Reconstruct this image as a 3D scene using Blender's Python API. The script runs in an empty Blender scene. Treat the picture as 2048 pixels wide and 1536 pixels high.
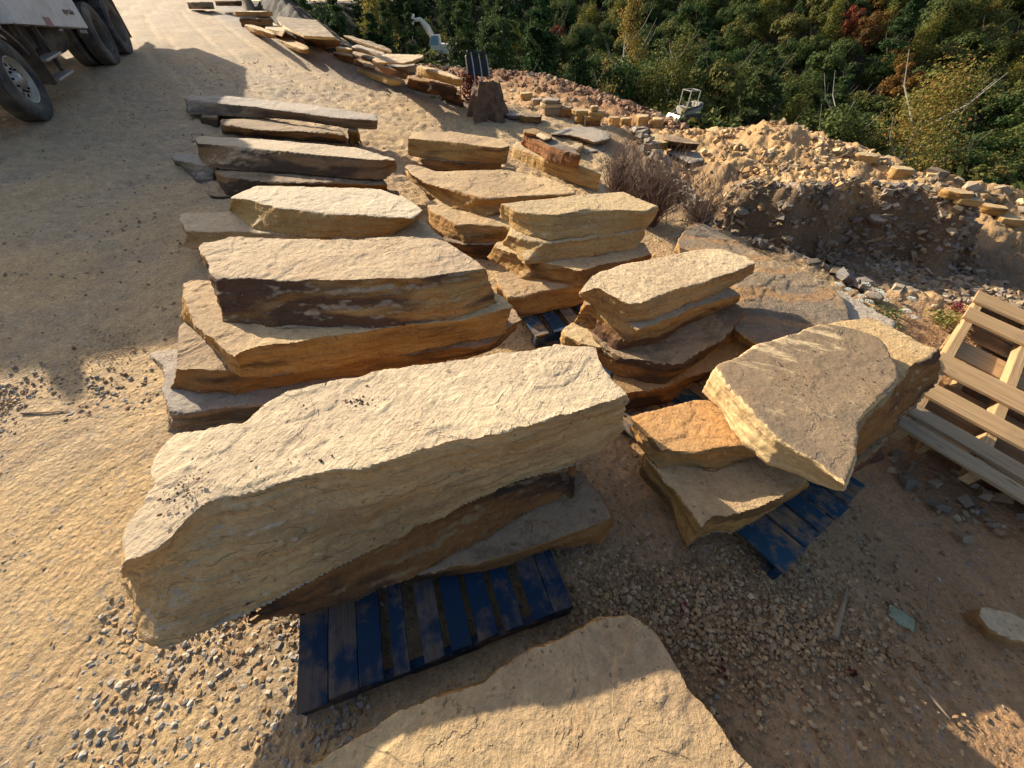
import bpy, bmesh, math, random
import numpy as np
from mathutils import Vector, Matrix
from mathutils.geometry import tessellate_polygon
random.seed(7)
RNG = np.random.default_rng(11)
SC = bpy.context.scene
COL = SC.collection

# ---------------------------------------------------------------- camera, sky, sun, exposure
CAM_H = 2.15
PITCH = 45.0
F_PX = 770.0
cam_d = bpy.data.cameras.new('camera')
cam_d.sensor_width = 36.0
cam_d.lens = F_PX / 2048.0 * 36.0
cam_d.clip_start = 0.02
cam_d.clip_end = 1500
cam = bpy.data.objects.new('camera', cam_d)
COL.objects.link(cam)
cam.location = (0, 0, CAM_H)
cam.rotation_euler = (math.radians(90 - PITCH), 0, 0)
SC.camera = cam

SUN_TO = Vector((-0.73, 0.68, 0)).normalized()     # towards the sun, on the ground
SUN_EL = math.radians(24.0)
world = bpy.data.worlds.new('World')
SC.world = world
world.use_nodes = True
wn = world.node_tree
sky = wn.nodes.new('ShaderNodeTexSky')
sky.sky_type = 'NISHITA'
sky.sun_disc = False
sky.sun_elevation = SUN_EL
sky.sun_rotation = math.atan2(SUN_TO.x, SUN_TO.y)
sky.air_density = 0.9
sky.dust_density = 2.6
wn.nodes['Background'].inputs['Strength'].default_value = 0.096
wn.links.new(sky.outputs[0], wn.nodes['Background'].inputs[0])
sun_l = bpy.data.lights.new('sun', 'SUN')
sun_l.energy = 4.9
sun_l.angle = math.radians(0.5)
sun_l.color = (1.0, 0.87, 0.68)
sun = bpy.data.objects.new('sun', sun_l)
COL.objects.link(sun)
sd = Vector((SUN_TO.x * math.cos(SUN_EL), SUN_TO.y * math.cos(SUN_EL), math.sin(SUN_EL)))
sun.rotation_euler = sd.to_track_quat('Z', 'Y').to_euler()
sun.location = sd * 60
SC.view_settings.view_transform = 'Standard'
SC.view_settings.look = 'None'
SC.view_settings.exposure = 0.86
SC.view_settings.gamma = 1.0

# ---------------------------------------------------------------- pixel -> world
CT, ST = math.cos(math.radians(PITCH)), math.sin(math.radians(PITCH))
def ray(px, py):
    u = (px - 1024) / F_PX; v = (768 - py) / F_PX
    return (u, CT + v * ST, -ST + v * CT)
def at(px, py, z):
    d = ray(px, py); t = (z - CAM_H) / d[2]
    return Vector((d[0] * t, d[1] * t, z))

# ---------------------------------------------------------------- numpy noise
_perm = RNG.permutation(256); _perm = np.concatenate([_perm, _perm, _perm])
_g = RNG.normal(size=(256, 3)); _g /= np.linalg.norm(_g, axis=1)[:, None]
def pn(P):
    P = np.asarray(P, dtype=np.float64)
    i = np.floor(P).astype(np.int64); f = P - i; i &= 255
    w = f * f * f * (f * (f * 6 - 15) + 10)
    out = 0
    for dx in (0, 1):
        wx = w[:, 0] if dx else 1 - w[:, 0]
        hx = _perm[i[:, 0] + dx]
        for dy in (0, 1):
            wy = w[:, 1] if dy else 1 - w[:, 1]
            hy = _perm[hx + i[:, 1] + dy]
            for dz in (0, 1):
                wz = w[:, 2] if dz else 1 - w[:, 2]
                g = _g[_perm[hy + i[:, 2] + dz] & 255]
                out = out + wx * wy * wz * (g[:, 0] * (f[:, 0] - dx) + g[:, 1] * (f[:, 1] - dy) + g[:, 2] * (f[:, 2] - dz))
    return out * 1.6
def fbm(P, o=4, r=0.5):
    P = np.asarray(P, dtype=np.float64); s = 0; a = 1.0
    for k in range(o):
        s = s + a * pn(P * 2 ** k + 17.3 * k); a *= r
    return s
def sst(a, b, x):
    t = np.clip((x - a) / (b - a), 0, 1); return t * t * (3 - 2 * t)
def P2(x, y, s, off=0.0):
    return np.stack([x * s + off, y * s + off * 1.7, np.full_like(x, off * 0.31 + 0.5)], 1)

# ---------------------------------------------------------------- the land
E1 = [(-30, 60), (-16, 33), (-9.8, 20.0), (-4.9, 14.0), (-1.3, 10.3), (1.2, 9.2), (2.35, 8.0), (2.3, 6.4), (2.42, 4.9), (3.62, 3.55), (5.9, 2.9), (9, 1.0), (14, -5), (30, -30)]
E2 = [(-60, 62), (-14, 40), (-5, 30), (2, 24.5), (4.9, 20), (6.4, 15.5), (6.8, 12.4), (7.5, 11.2), (8.7, 10.2), (10.2, 9.8), (11.9, 9.2), (16, 8), (30, 4), (80, -10)]
BERM = [(-6, 29), (0.5, 24), (3.6, 19.7), (5.6, 15.6)]
def sdist(x, y, pl):
    best = np.full_like(x, 1e9); sg = np.ones_like(x)
    for (ax, ay), (bx, by) in zip(pl[:-1], pl[1:]):
        dx, dy = bx - ax, by - ay; L2 = dx * dx + dy * dy
        t = np.clip(((x - ax) * dx + (y - ay) * dy) / L2, 0, 1)
        qx, qy = x - ax - t * dx, y - ay - t * dy
        d = np.hypot(qx, qy); c = qx * dy - qy * dx
        m = d < best - 1e-9
        best = np.where(m, d, best); sg = np.where(m, np.where(c > 0, -1.0, 1.0), sg)
    return best * sg       # positive on the left side of the walk (towards the valley)
def macro(x, y):
    s = -0.45 * x + 0.89 * y
    yard = -.22 * sst(1.1, 2.3, x) * sst(3.5, 1.9, y) + 0.08 * 1.2 * np.log1p(np.exp(np.clip((s - 1) / 1.2, -30, 30))) + 0.0 * x
    yard = np.where((s - 1) / 1.2 > 30, 0.08 * (s - 1), yard)
    yard = np.where(s > 42, 0.08 * 41 + 0.02 * (s - 42), yard)
    d1 = sdist(x, y, E1)
    LB = -1.55 + 0.95 * sst(7.0, 11.0, y) - 0.035 * np.maximum(0, y - 17) - 0.17 * np.clip(x - 1.5, 0, 6) * sst(12.5, 15.5, y) - 0.04 * np.maximum(0, x - 11)
    # waste platform whose broken face looks at the yard
    yc = 7.9 - 0.13 * (x - 5.2)
    yc = yc + 0.25 * np.sin(x * 2.1) + 0.14 * np.sin(x * 6.7 + 1)
    m = (sst(-.62, 0.0, y - yc) + .22 * np.exp(-((y - yc - .05) / .28) ** 2)) * sst(9.3, 8.35, x) * sst(3.4, 4.8, x) * sst(13.2, 11.6, y)
    LB = np.maximum(LB, LB * (1 - m) + (-0.55 + 0.05 * (y - 8)) * m)
    LB = LB + 0.40 * np.exp(-((x - 6.5) ** 2 / 0.7 + (y - 11.0) ** 2 / 0.6)) + 0.20 * np.exp(-((x - 7.3) ** 2 / 0.5 + (y - 10.0) ** 2 / 0.4))
    db = np.abs(sdist(x, y, BERM))
    LB = LB + 0.42 * np.exp(-(db / 1.25) ** 2)
    w = sst(-0.15, 0.95, d1)
    z = yard * (1 - w) + np.minimum(LB, yard) * w
    # dark bank beyond the row of slabs on the left
    db2 = np.abs(sdist(x, y, [(-6.3, 18.9), (-9.6, 24), (-15, 34)]))
    bank = 1.05 + (y - 18.9) * .115 + .12 * np.sin(y * 1.3) - .75 * db2 - 2.5 * sst(18.9, 17.2, y) - 3 * sst(33, 38, y)
    z = np.where(d1 > 0, np.maximum(z, bank), z)
    d2 = sdist(x, y, E2)
    hill = -18.0 + 0.25 * np.maximum(0, 0.35 * x + 0.94 * y - 46)
    hill = hill + 2.0 * np.sin(x * 0.06 + 1) * np.sin(y * 0.05)
    left = sst(-18, -40, x)
    v = np.maximum(z - 0.58 * np.maximum(d2, 0), hill * (1 - left) + left * 2.0)
    v = np.where(d2 > 0, v, z)
    v = np.maximum(v, -4.15 - .035 * ((x + 10.6) ** 2 + (y - 71.6) ** 2))
    v = np.maximum(v, -5.85 - .06 * ((x - 16.2) ** 2 + (y - 43) ** 2))
    return v, d1, d2
def gz(x, y):
    return float(macro(np.array([float(x)]), np.array([float(y)]))[0][0])
def atg(px, py, dz=0.0):
    """the point of the land (raised by dz) seen at a place of the picture"""
    d = ray(px, py)
    ts = np.concatenate([np.arange(1.2, 30, 0.02), np.arange(30, 250, 0.2)])
    z = macro(d[0] * ts, d[1] * ts)[0] + dz
    r = CAM_H + d[2] * ts
    k = np.argmax(r <= z)
    if not (r <= z).any(): k = len(ts) - 1
    t = ts[k]
    return Vector((d[0] * t, d[1] * t, CAM_H + d[2] * t))

# ---------------------------------------------------------------- object helpers
def tag(o, label=None, cat=None, group=None, kind=None):
    if label: o['label'] = label
    if cat: o['category'] = cat
    if group: o['group'] = group
    if kind: o['kind'] = kind
    return o
def empty(name, loc, rot=(0, 0, 0)):
    o = bpy.data.objects.new(name, None); COL.objects.link(o)
    o.location = loc; o.rotation_euler = rot; o.empty_display_size = 0.1
    return o
def mesh_obj(name, me, mat, parent=None, loc=None, rot=None):
    o = bpy.data.objects.new(name, me); COL.objects.link(o)
    if mat is not None:
        for mm in (mat if isinstance(mat, (list, tuple)) else [mat]): me.materials.append(mm)
    if parent is not None: o.parent = parent
    if loc is not None: o.location = loc
    if rot is not None: o.rotation_euler = rot
    return o
def me_from(name, V, F, smooth=False):
    me = bpy.data.meshes.new(name)
    V = np.asarray(V, dtype=np.float32); F = np.asarray(F, dtype=np.int32)
    n = F.shape[1]
    me.vertices.add(len(V)); me.vertices.foreach_set('co', V.ravel())
    me.loops.add(F.size); me.loops.foreach_set('vertex_index', F.ravel())
    me.polygons.add(len(F)); me.polygons.foreach_set('loop_start', np.arange(0, F.size, n, dtype=np.int32))
    me.update(calc_edges=True)
    me.polygons.foreach_set('use_smooth', np.full(len(F), smooth))
    me.validate()
    return me
def add_attr(me, name, vals, domain='POINT'):
    a = me.color_attributes.new(name, 'FLOAT_COLOR', domain)
    vals = np.asarray(vals, dtype=np.float32)
    if vals.shape[1] == 3: vals = np.concatenate([vals, np.ones((len(vals), 1), np.float32)], 1)
    a.data.foreach_set('color', vals.ravel())
class MB:
    """collects boxes, tubes and lathes and links them as ONE mesh object"""
    def __init__(s): s.bm = bmesh.new()
    def box(s, c, d, rot=None, bev=0.0):
        r = bmesh.ops.create_cube(s.bm, size=1.0)
        M = Matrix.Translation(c) @ (rot.to_4x4() if rot else Matrix.Identity(4)) @ Matrix.Diagonal((d[0], d[1], d[2], 1))
        bmesh.ops.transform(s.bm, matrix=M, verts=r['verts'])
        if bev > 0:
            es = list({e for v in r['verts'] for e in v.link_edges})
            bmesh.ops.bevel(s.bm, geom=es, offset=bev, segments=2, affect='EDGES', profile=0.6)
        return s
    def tube(s, pts, rad, seg=8, cap=True):
        pts = [Vector(p) for p in pts]
        if not isinstance(rad, (list, tuple)): rad = [rad] * len(pts)
        rings = []
        for i, p in enumerate(pts):
            a = pts[max(i - 1, 0)]; b = pts[min(i + 1, len(pts) - 1)]
            t = (b - a).normalized()
            q = t.to_track_quat('Z', 'Y')
            rings.append([s.bm.verts.new(p + q @ Vector((math.cos(k / seg * 2 * math.pi) * rad[i], math.sin(k / seg * 2 * math.pi) * rad[i], 0))) for k in range(seg)])
        for A, B in zip(rings[:-1], rings[1:]):
            for k in range(seg): s.bm.faces.new((A[k], A[(k + 1) % seg], B[(k + 1) % seg], B[k]))
        if cap:
            s.bm.faces.new(rings[0][::-1]); s.bm.faces.new(rings[-1])
        return s
    def lathe(s, prof, seg=48, M=None, closed=False):
        """prof: (r, h) round the local Z axis"""
        rings = []
        for r, h in prof:
            rings.append([s.bm.verts.new(Vector((r * math.cos(k / seg * 2 * math.pi), r * math.sin(k / seg * 2 * math.pi), h))) for k in range(seg)])
        n = len(prof)
        for i in range(n if closed else n - 1):
            A = rings[i]; B = rings[(i + 1) % n]
            for k in range(seg): s.bm.faces.new((A[k], A[(k + 1) % seg], B[(k + 1) % seg], B[k]))
        if M is not None: bmesh.ops.transform(s.bm, matrix=M, verts=[v for r in rings for v in r])
        return s
    def prism(s, pts, axis, a, b, bev=0.0):
        """polygon of 2-D points pushed from a to b along an axis"""
        def mk(p, h):
            if axis == 'y': return (p[0], h, p[1])
            if axis == 'x': return (h, p[0], p[1])
            return (p[0], p[1], h)
        A = [s.bm.verts.new(mk(p, a)) for p in pts]; B = [s.bm.verts.new(mk(p, b)) for p in pts]
        n = len(pts); fs = [s.bm.faces.new(A), s.bm.faces.new(B[::-1])]
        for k in range(n): fs.append(s.bm.faces.new((A[k], B[k], B[(k + 1) % n], A[(k + 1) % n])))
        if bev > 0:
            es = list({e for f in fs for e in f.edges})
            bmesh.ops.bevel(s.bm, geom=es, offset=bev, segments=2, affect='EDGES', profile=0.6)
        return s
    def build(s, name, mat, parent=None, smooth=False, loc=None, rot=None):
        bmesh.ops.recalc_face_normals(s.bm, faces=s.bm.faces)
        me = bpy.data.meshes.new(name); s.bm.to_mesh(me); s.bm.free()
        for p in me.polygons: p.use_smooth = smooth
        return mesh_obj(name, me, mat, parent, loc, rot)

# ---------------------------------------------------------------- materials
def mat_new(name):
    m = bpy.data.materials.new(name); m.use_nodes = True
    nt = m.node_tree; nt.nodes.clear()
    out = nt.nodes.new('ShaderNodeOutputMaterial'); b = nt.nodes.new('ShaderNodeBsdfPrincipled')
    nt.links.new(b.outputs[0], out.inputs[0])
    b.inputs['Roughness'].default_value = 0.9
    b.inputs['Specular IOR Level'].default_value = 0.25
    return m, nt, b
class G:
    """small node writer"""
    def __init__(s, nt): s.nt = nt
    def n(s, t, **kw):
        nd = s.nt.nodes.new('ShaderNode' + t)
        for k, v in kw.items():
            if hasattr(nd, k) and not k[0].isupper(): setattr(nd, k, v)
        return nd
    def lk(s, a, b): s.nt.links.new(a, b)
    def coord(s, scale=(1, 1, 1), rand=True):
        tc = s.n('TexCoord'); v = tc.outputs['Object']
        if rand:
            oi = s.n('ObjectInfo'); ml = s.n('Math', operation='MULTIPLY'); s.lk(oi.outputs['Random'], ml.inputs[0]); ml.inputs[1].default_value = 43.0
            ad = s.n('VectorMath', operation='ADD'); s.lk(v, ad.inputs[0]); s.lk(ml.outputs[0], ad.inputs[1]); v = ad.outputs[0]
        return v
    def scl(s, v, sc):
        m = s.n('VectorMath', operation='MULTIPLY'); s.lk(v, m.inputs[0]); m.inputs[1].default_value = sc; return m.outputs[0]
    def noise(s, v, scale, det=5, rough=0.55, dist=0.0):
        t = s.n('TexNoise'); s.lk(v, t.inputs['Vector']); t.inputs['Scale'].default_value = scale
        t.inputs['Detail'].default_value = det; t.inputs['Roughness'].default_value = rough; t.inputs['Distortion'].default_value = dist
        return t.outputs[0]
    def vor(s, v, scale, feat='F1'):
        t = s.n('TexVoronoi', feature=feat); s.lk(v, t.inputs['Vector']); t.inputs['Scale'].default_value = scale
        return t
    def rng(s, x, a, b, c=0.0, d=1.0):
        m = s.n('MapRange'); s.lk(x, m.inputs[0])
        for i, k in enumerate((a, b, c, d)): m.inputs[i + 1].default_value = k
        return m.outputs[0]
    def mul(s, a, b, op='MULTIPLY'):
        m = s.n('Math', operation=op)
        for i, x in enumerate((a, b)):
            if isinstance(x, (int, float)): m.inputs[i].default_value = x
            else: s.lk(x, m.inputs[i])
        return m.outputs[0]
    def mix(s, f, a, b, bl='MIX'):
        m = s.n('Mix', data_type='RGBA', blend_type=bl)
        for sk, x in ((m.inputs[0], f), (m.inputs[6], a), (m.inputs[7], b)):
            if isinstance(x, (int, float)): sk.default_value = x
            elif isinstance(x, (tuple, list)): sk.default_value = (x[0], x[1], x[2], 1)
            else: s.lk(x, sk)
        return m.outputs[2]
    def gray(s, x):
        c = s.n('CombineColor'); [s.lk(x, c.inputs[i]) for i in range(3)]; return c.outputs[0]
    def bump(s, h, dist, strength, prev=None):
        b = s.n('Bump'); b.inputs['Distance'].default_value = dist; b.inputs['Strength'].default_value = strength
        s.lk(h, b.inputs['Height'])
        if prev is not None: s.lk(prev, b.inputs['Normal'])
        return b.outputs[0]

def stone(name, top=(.52, .40, .25), top2=(.44, .33, .21), side=(.38, .25, .12), rust=(.30, .13, .03), dark=(.07, .045, .03), ra=.6, da=.35, td=0.0, tr=0.25, fine=1.0, vein=0.0, grain=0.0, scrape=0.0):
    """top / top2: weathered bed face; side: broken face; rust, dark: stains; td: dark stain on the bed face; vein: curved orange bands"""
    def rich(c, k=1.06):
        l = .3 * c[0] + .5 * c[1] + .2 * c[2]; return tuple(max(.01, (l + (x - l) * k) * .96) for x in c)
    top, top2, side, rust = rich(top), rich(top2), rich(side), rich(rust, 1.0)
    m, nt, b = mat_new(name); g = G(nt)
    v = g.coord(); geo = g.n('NewGeometry'); sp = g.n('SeparateXYZ'); g.lk(geo.outputs['Normal'], sp.inputs[0])
    tcn = g.n('TexCoord'); 
    n1 = g.noise(v, 1.1, 6, .6, .6); n2 = g.noise(v, 4.5, 9, .68, .3); n3 = g.noise(v, 55, 5, .7); n4 = g.noise(v, 19, 6, .65)
    az = g.mul(sp.outputs[2], 0.0, 'ADD')
    tm = g.rng(g.mul(az, g.mul(g.rng(n2, 0, 1, -.14, .14), 1.0), 'ADD'), .76, .90)
    vs = g.scl(v, (1.3, 1.3, 15)); ns = g.noise(vs, 1.6, 7, .62, .4); vs2 = g.scl(v, (.9, .9, 5)); nd = g.noise(vs2, 1.3, 4, .5, .6)
    tc = g.mix(g.rng(n1, .40, .60), top, top2)
    tc = g.mix(g.mul(g.rng(n2, .52, .72), tr), tc, rust)
    tc = g.mix(g.mul(g.rng(n4, .35, .62), .22), tc, (top[0] * 1.18, top[1] * 1.2, top[2] * 1.25))
    if td > 0:
        dk = g.rng(g.noise(g.scl(v, (1, 1.2, 1)), 1.5, 9, .72, 1.2), .60 - .3 * td, .66 - .22 * td)
        tc = g.mix(g.mul(dk, min(1, td * 1.2)), tc, dark)
    if scrape > 0:
        rs = g.n('VectorRotate', rotation_type='Z_AXIS'); g.lk(v, rs.inputs['Vector']); rs.inputs['Angle'].default_value = .5
        sc1 = g.noise(g.scl(rs.outputs[0], (3.5, 14, 3)), 1.0, 6, .7, .4); sc2 = g.noise(v, 1.9, 3, .5)
        tc = g.mix(g.mul(g.mul(g.rng(sc1, .50, .58), g.rng(sc2, .50, .56)), scrape), tc, (.66, .50, .29))
    if vein > 0:
        w = g.n('TexWave', wave_type='RINGS'); g.lk(v, w.inputs['Vector']); w.inputs['Scale'].default_value = 1.3; w.inputs['Distortion'].default_value = 7; w.inputs['Detail'].default_value = 4; w.inputs['Detail Scale'].default_value = 1.1
        tc = g.mix(g.mul(g.rng(w.outputs['Fac'], .66, .86), vein), tc, (.48, .25, .09))
        tc = g.mix(g.mul(g.rng(n4, .58, .66), vein * .6), tc, (.62, .42, .22))
    s1 = g.mix(g.mul(g.rng(ns, .42, .64), ra), side, rust)
    s1 = g.mix(g.mul(g.rng(n1, .50, .62), .45), s1, (side[0] * 1.22, side[1] * 1.2, side[2] * 1.15))
    s1 = g.mix(g.mul(g.rng(nd, .62 - .25 * da, .70 - .18 * da), min(1, da * 1.5)), s1, dark)
    c = g.mix(tm, s1, tc)
    c = g.mix(1.0, c, g.gray(g.rng(n3, .25, .75, .80, 1.16)), 'MULTIPLY')
    c = g.mix(1.0, c, g.gray(g.rng(n4, .3, .7, .90, 1.08)), 'MULTIPLY')
    # hairline seams, dark specks
    vo = g.vor(g.scl(v, (1, 1, 2.5)), 5.0, 'DISTANCE_TO_EDGE')
    ln1 = g.noise(g.scl(v, (1.1, 1.1, 9)), 1.4, 3, .5, .5); seam = g.rng(g.mul(g.mul(ln1, .5, 'SUBTRACT'), 0, 'ADD'), -.5, .5)
    sm = g.n('Math', operation='ABSOLUTE'); g.lk(g.mul(ln1, .5, 'SUBTRACT'), sm.inputs[0]); seam = g.mul(g.mul(g.rng(sm.outputs[0], .001, .005, 1, 0), g.mul(1.0, tm, 'SUBTRACT')), g.rng(n4, .40, .55))
    lt = g.noise(g.scl(v, (1, 1, .7)), 2.1, 5, .6, .8); la = g.n('Math', operation='ABSOLUTE'); g.lk(g.mul(lt, .56, 'SUBTRACT'), la.inputs[0])
    lam = g.mul(g.mul(g.rng(la.outputs[0], .0015, .006, 1, 0), tm), g.rng(n2, .47, .55))
    c = g.mix(g.mul(seam, .5), c, (dark[0] * .8, dark[1] * .8, dark[2] * .8))
    c = g.mix(g.mul(lam, .35), c, (dark[0] * 1.6, dark[1] * 1.5, dark[2] * 1.4))
    pit = g.rng(g.noise(v, 34, 3, .5), .66, .73)
    c = g.mix(g.mul(pit, .45), c, (dark[0] * 1.4, dark[1] * 1.4, dark[2] * 1.4))
    g.lk(c, b.inputs['Base Color'])
    inv = g.mul(1.0, tm, 'SUBTRACT')
    h = g.mul(g.mul(n2, .55), g.mul(n4, .55), 'ADD')
    h = g.mul(h, g.mul(g.mul(ns, inv), 1.35), 'ADD')
    h = g.mul(h, g.mul(pit, -.25), 'ADD'); h = g.mul(h, g.mul(seam, -.2), 'ADD'); h = g.mul(h, g.mul(g.mul(g.rng(lt, .553, .567), tm), .16), 'ADD')
    if grain > 0:
        rot = g.n('VectorRotate', rotation_type='Z_AXIS'); g.lk(v, rot.inputs['Vector']); rot.inputs['Angle'].default_value = -1.05
        gn = g.noise(g.scl(rot.outputs[0], (4.0, 62, 4)), 1.0, 5, .65, .8); h = g.mul(h, g.mul(g.mul(gn, tm), grain), 'ADD')
    bp = g.bump(h, .030, .9 * fine)
    bp = g.bump(n3, .006, .9 * fine, bp)
    g.lk(bp, b.inputs['Normal'])
    b.inputs['Roughness'].default_value = .88
    return m
# ---------------------------------------------------------------- the ground: one sheet round the camera
def build_ground():
    th = np.concatenate([np.linspace(-62, 62, 660), np.linspace(62, 298, 60)[1:-1]])
    th = np.radians(th)
    r = np.concatenate([[0.02, .12, .22], np.exp(np.linspace(math.log(.3), math.log(420), 930))])
    T, R = np.meshgrid(th, r)
    x = (R * np.sin(T)).ravel(); y = (R * np.cos(T)).ravel()
    z, d1, d2 = macro(x, y)
    rr = R.ravel()
    yardm = sst(0.15, -0.5, d1)
    low = (1 - yardm) * (d2 < 0.6)
    # broad unevenness
    z = z + .02 * fbm(P2(x, y, .8), 3) * yardm
    # dirt lumps and streaks raked roughly along the wheel path
    ca, sa = .82, .57
    a = x * ca + y * sa; b = -x * sa + y * ca
    near = np.exp(-rr / 9)
    z = z + near * yardm * (.006 * fbm(np.stack([a * 2.2, b * 9, a * 0 + 3], 1), 3) + .005 * fbm(P2(x, y, 24, 3), 3))
    # tyre lug field on the sunlit road
    rt = sst(3.9, 6.0, y) * yardm * sst(16, 11, rr)
    lug = pn(np.stack([x * 6.2 + .3 * np.sin(y * 2), y * 7.5, x * 0 + 9], 1)) + .4 * pn(P2(x, y, 15, 5))
    z = z + rt * .030 * lug
    tr = np.sin((b - .12 * a * a * .05) * 7) * np.exp(-((b - 8) / 3.0) ** 2)
    z = z + .010 * tr * yardm * near ** .3
    # wheel ruts running with the road edge
    rut = np.zeros_like(x)
    for rc in (-1.5, -2.3, -3.3, -4.1, -5.4, -6.3, -8.0):
        q_ = (d1 - rc - .10 * np.sin(y * .5 + rc)) / .16
        rut += np.exp(-q_ ** 2) * (.6 + .4 * np.sin(a * 21)) * (np.abs(q_) < 3)
    rut = rut * yardm * sst(7.5, 9.5, y) * sst(34, 24, rr)
    z = z - .030 * rut
    # broken ground beyond the edge
    z = z + low * (.13 * fbm(P2(x, y, 1.7, 8), 4) + .07 * np.abs(fbm(P2(x, y, 6, 4), 4)) + .02 * fbm(P2(x, y, 22, 4), 2))
    z = z - (d2 > 1) * np.minimum(1.0, (d2 - 1) * .1) + (d2 > 3) * .5 * fbm(P2(x, y, .12, 2), 3)
    V = np.stack([x, y, z], 1)
    nr, nc = R.shape
    i = np.arange(nr - 1)[:, None] * nc; j = np.arange(nc)[None, :]; j2 = (j + 1) % nc
    F = np.stack([(i + j).ravel(), (i + nc + j).ravel(), (i + nc + j2).ravel(), (i + j2).ravel()], 1)[:, ::-1]
    me = me_from('ground', V, F, True)
    # soil colours (the left bank's near-black is painted shade)
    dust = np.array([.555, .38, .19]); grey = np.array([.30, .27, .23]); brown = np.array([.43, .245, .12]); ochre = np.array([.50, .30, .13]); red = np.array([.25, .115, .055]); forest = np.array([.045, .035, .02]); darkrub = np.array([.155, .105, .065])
    C = np.tile(dust, (len(x), 1))
    def mixc(C, m, c): return C * (1 - m[:, None]) + m[:, None] * c
    nA = fbm(P2(x, y, .9, 21), 4); nB = fbm(P2(x, y, 3.4, 31), 4)
    C = mixc(C, np.clip(.16 + .30 * nA + .22 * nB, 0, .45), grey)
    C = mixc(C, sst(-.1, .6, nB) * .3, ochre)
    # greyer crushed stone along the road edge and before the truck
    C = mixc(C, sst(-1.6, -.6, d1) * sst(8, 11, y) * .75 * yardm, np.array([.30, .28, .25]))
    C = mixc(C, sst(3.5, 7.5, y) * sst(-1.5, -4.5, x) * .35, np.array([.33, .29, .24]))
    # brown earth round the pallets at the right
    m = sst(.0, .9, x + .35 * nA) * sst(3.8, 2.8, y) * sst(.45, .15, y * .0 + 0 * x + .2)
    C = mixc(C, m * .92, brown)
    C = mixc(C, (1 - yardm) * .8, ochre * 1.05)
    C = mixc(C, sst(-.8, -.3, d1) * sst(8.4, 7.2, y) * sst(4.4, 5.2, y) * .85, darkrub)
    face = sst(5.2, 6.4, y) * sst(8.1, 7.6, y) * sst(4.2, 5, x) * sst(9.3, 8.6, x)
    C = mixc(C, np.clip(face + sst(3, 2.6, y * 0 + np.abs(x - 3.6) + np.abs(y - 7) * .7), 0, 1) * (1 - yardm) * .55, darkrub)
    C = mixc(C, np.exp(-(np.abs(sdist(x, y, BERM)) / 1.9) ** 2) * .95, red)
    C = mixc(C, np.exp(-(np.abs(sdist(x, y, [(-6.3, 18.9), (-9.6, 24), (-15, 34)])) / 2.2) ** 4), np.array([.035, .028, .02]))  # near-black over the bank puts its shade into the soil colour
    C = mixc(C, sst(.8, 2.4, d2), forest)
    C = mixc(C, np.clip(rut, 0, 1) * .5, np.array([.62, .46, .27]))
    C = C * (1 + .18 * fbm(P2(x, y, 12, 41), 3))[:, None]
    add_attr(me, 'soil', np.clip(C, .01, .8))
    m_, nt, b = mat_new('ground_soil'); g = G(nt)
    at_ = g.n('Attribute', attribute_name='soil'); tc = g.n('TexCoord'); v = tc.outputs['Object']
    n1 = g.noise(v, 40, 6, .7); n2 = g.noise(v, 140, 4, .7); n3 = g.noise(v, 9, 7, .7)
    vo = g.vor(v, 30); 
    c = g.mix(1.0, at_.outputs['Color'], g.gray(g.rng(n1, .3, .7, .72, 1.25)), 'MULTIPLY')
    c = g.mix(1.0, c, g.gray(g.rng(n2, .3, .7, .82, 1.18)), 'MULTIPLY')
    c = g.mix(g.mul(g.rng(g.noise(v, 26, 2, .5), .60, .66), .5), c, (.30, .27, .23))
    c = g.mix(g.mul(g.rng(g.noise(v, 52, 2, .5), .64, .70), .6), c, (.06, .045, .03))
    g.lk(c, b.inputs['Base Color'])
    h = g.mul(g.mul(n1, .8), g.mul(n3, 1.4), 'ADD'); h = g.mul(h, g.mul(g.rng(vo.outputs['Distance'], 0, .6, 1, 0), .4), 'ADD')
    g.lk(g.bump(n2, .004, .6, g.bump(h, .02, .8)), b.inputs['Normal'])
    o = mesh_obj('ground', me, m_)
    tag(o, kind='structure')
    return o
ground = build_ground()

# ---------------------------------------------------------------- stones in bulk
_t = (1 + 5 ** .5) / 2
ICO_V = np.array([(-1, _t, 0), (1, _t, 0), (-1, -_t, 0), (1, -_t, 0), (0, -1, _t), (0, 1, _t), (0, -1, -_t), (0, 1, -_t), (_t, 0, -1), (_t, 0, 1), (-_t, 0, -1), (-_t, 0, 1)]) / math.sqrt(1 + _t * _t)
ICO_F = np.array([(0, 11, 5), (0, 5, 1), (0, 1, 7), (0, 7, 10), (0, 10, 11), (1, 5, 9), (5, 11, 4), (11, 10, 2), (10, 7, 6), (7, 1, 8), (3, 9, 4), (3, 4, 2), (3, 2, 6), (3, 6, 8), (3, 8, 9), (4, 9, 5), (2, 4, 11), (6, 2, 10), (8, 6, 7), (9, 8, 1)])
BOX_V = np.array([(-1, -1, -1), (1, -1, -1), (1, 1, -1), (-1, 1, -1), (-.8, -.9, 1), (.9, -.75, 1), (.75, .9, 1), (-.9, .8, 1)]) * .72
BOX_F = np.array([(0, 2, 1), (0, 3, 2), (4, 5, 6), (4, 6, 7), (0, 1, 5), (0, 5, 4), (1, 2, 6), (1, 6, 5), (2, 3, 7), (2, 7, 6), (3, 0, 4), (3, 4, 7)])
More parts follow.
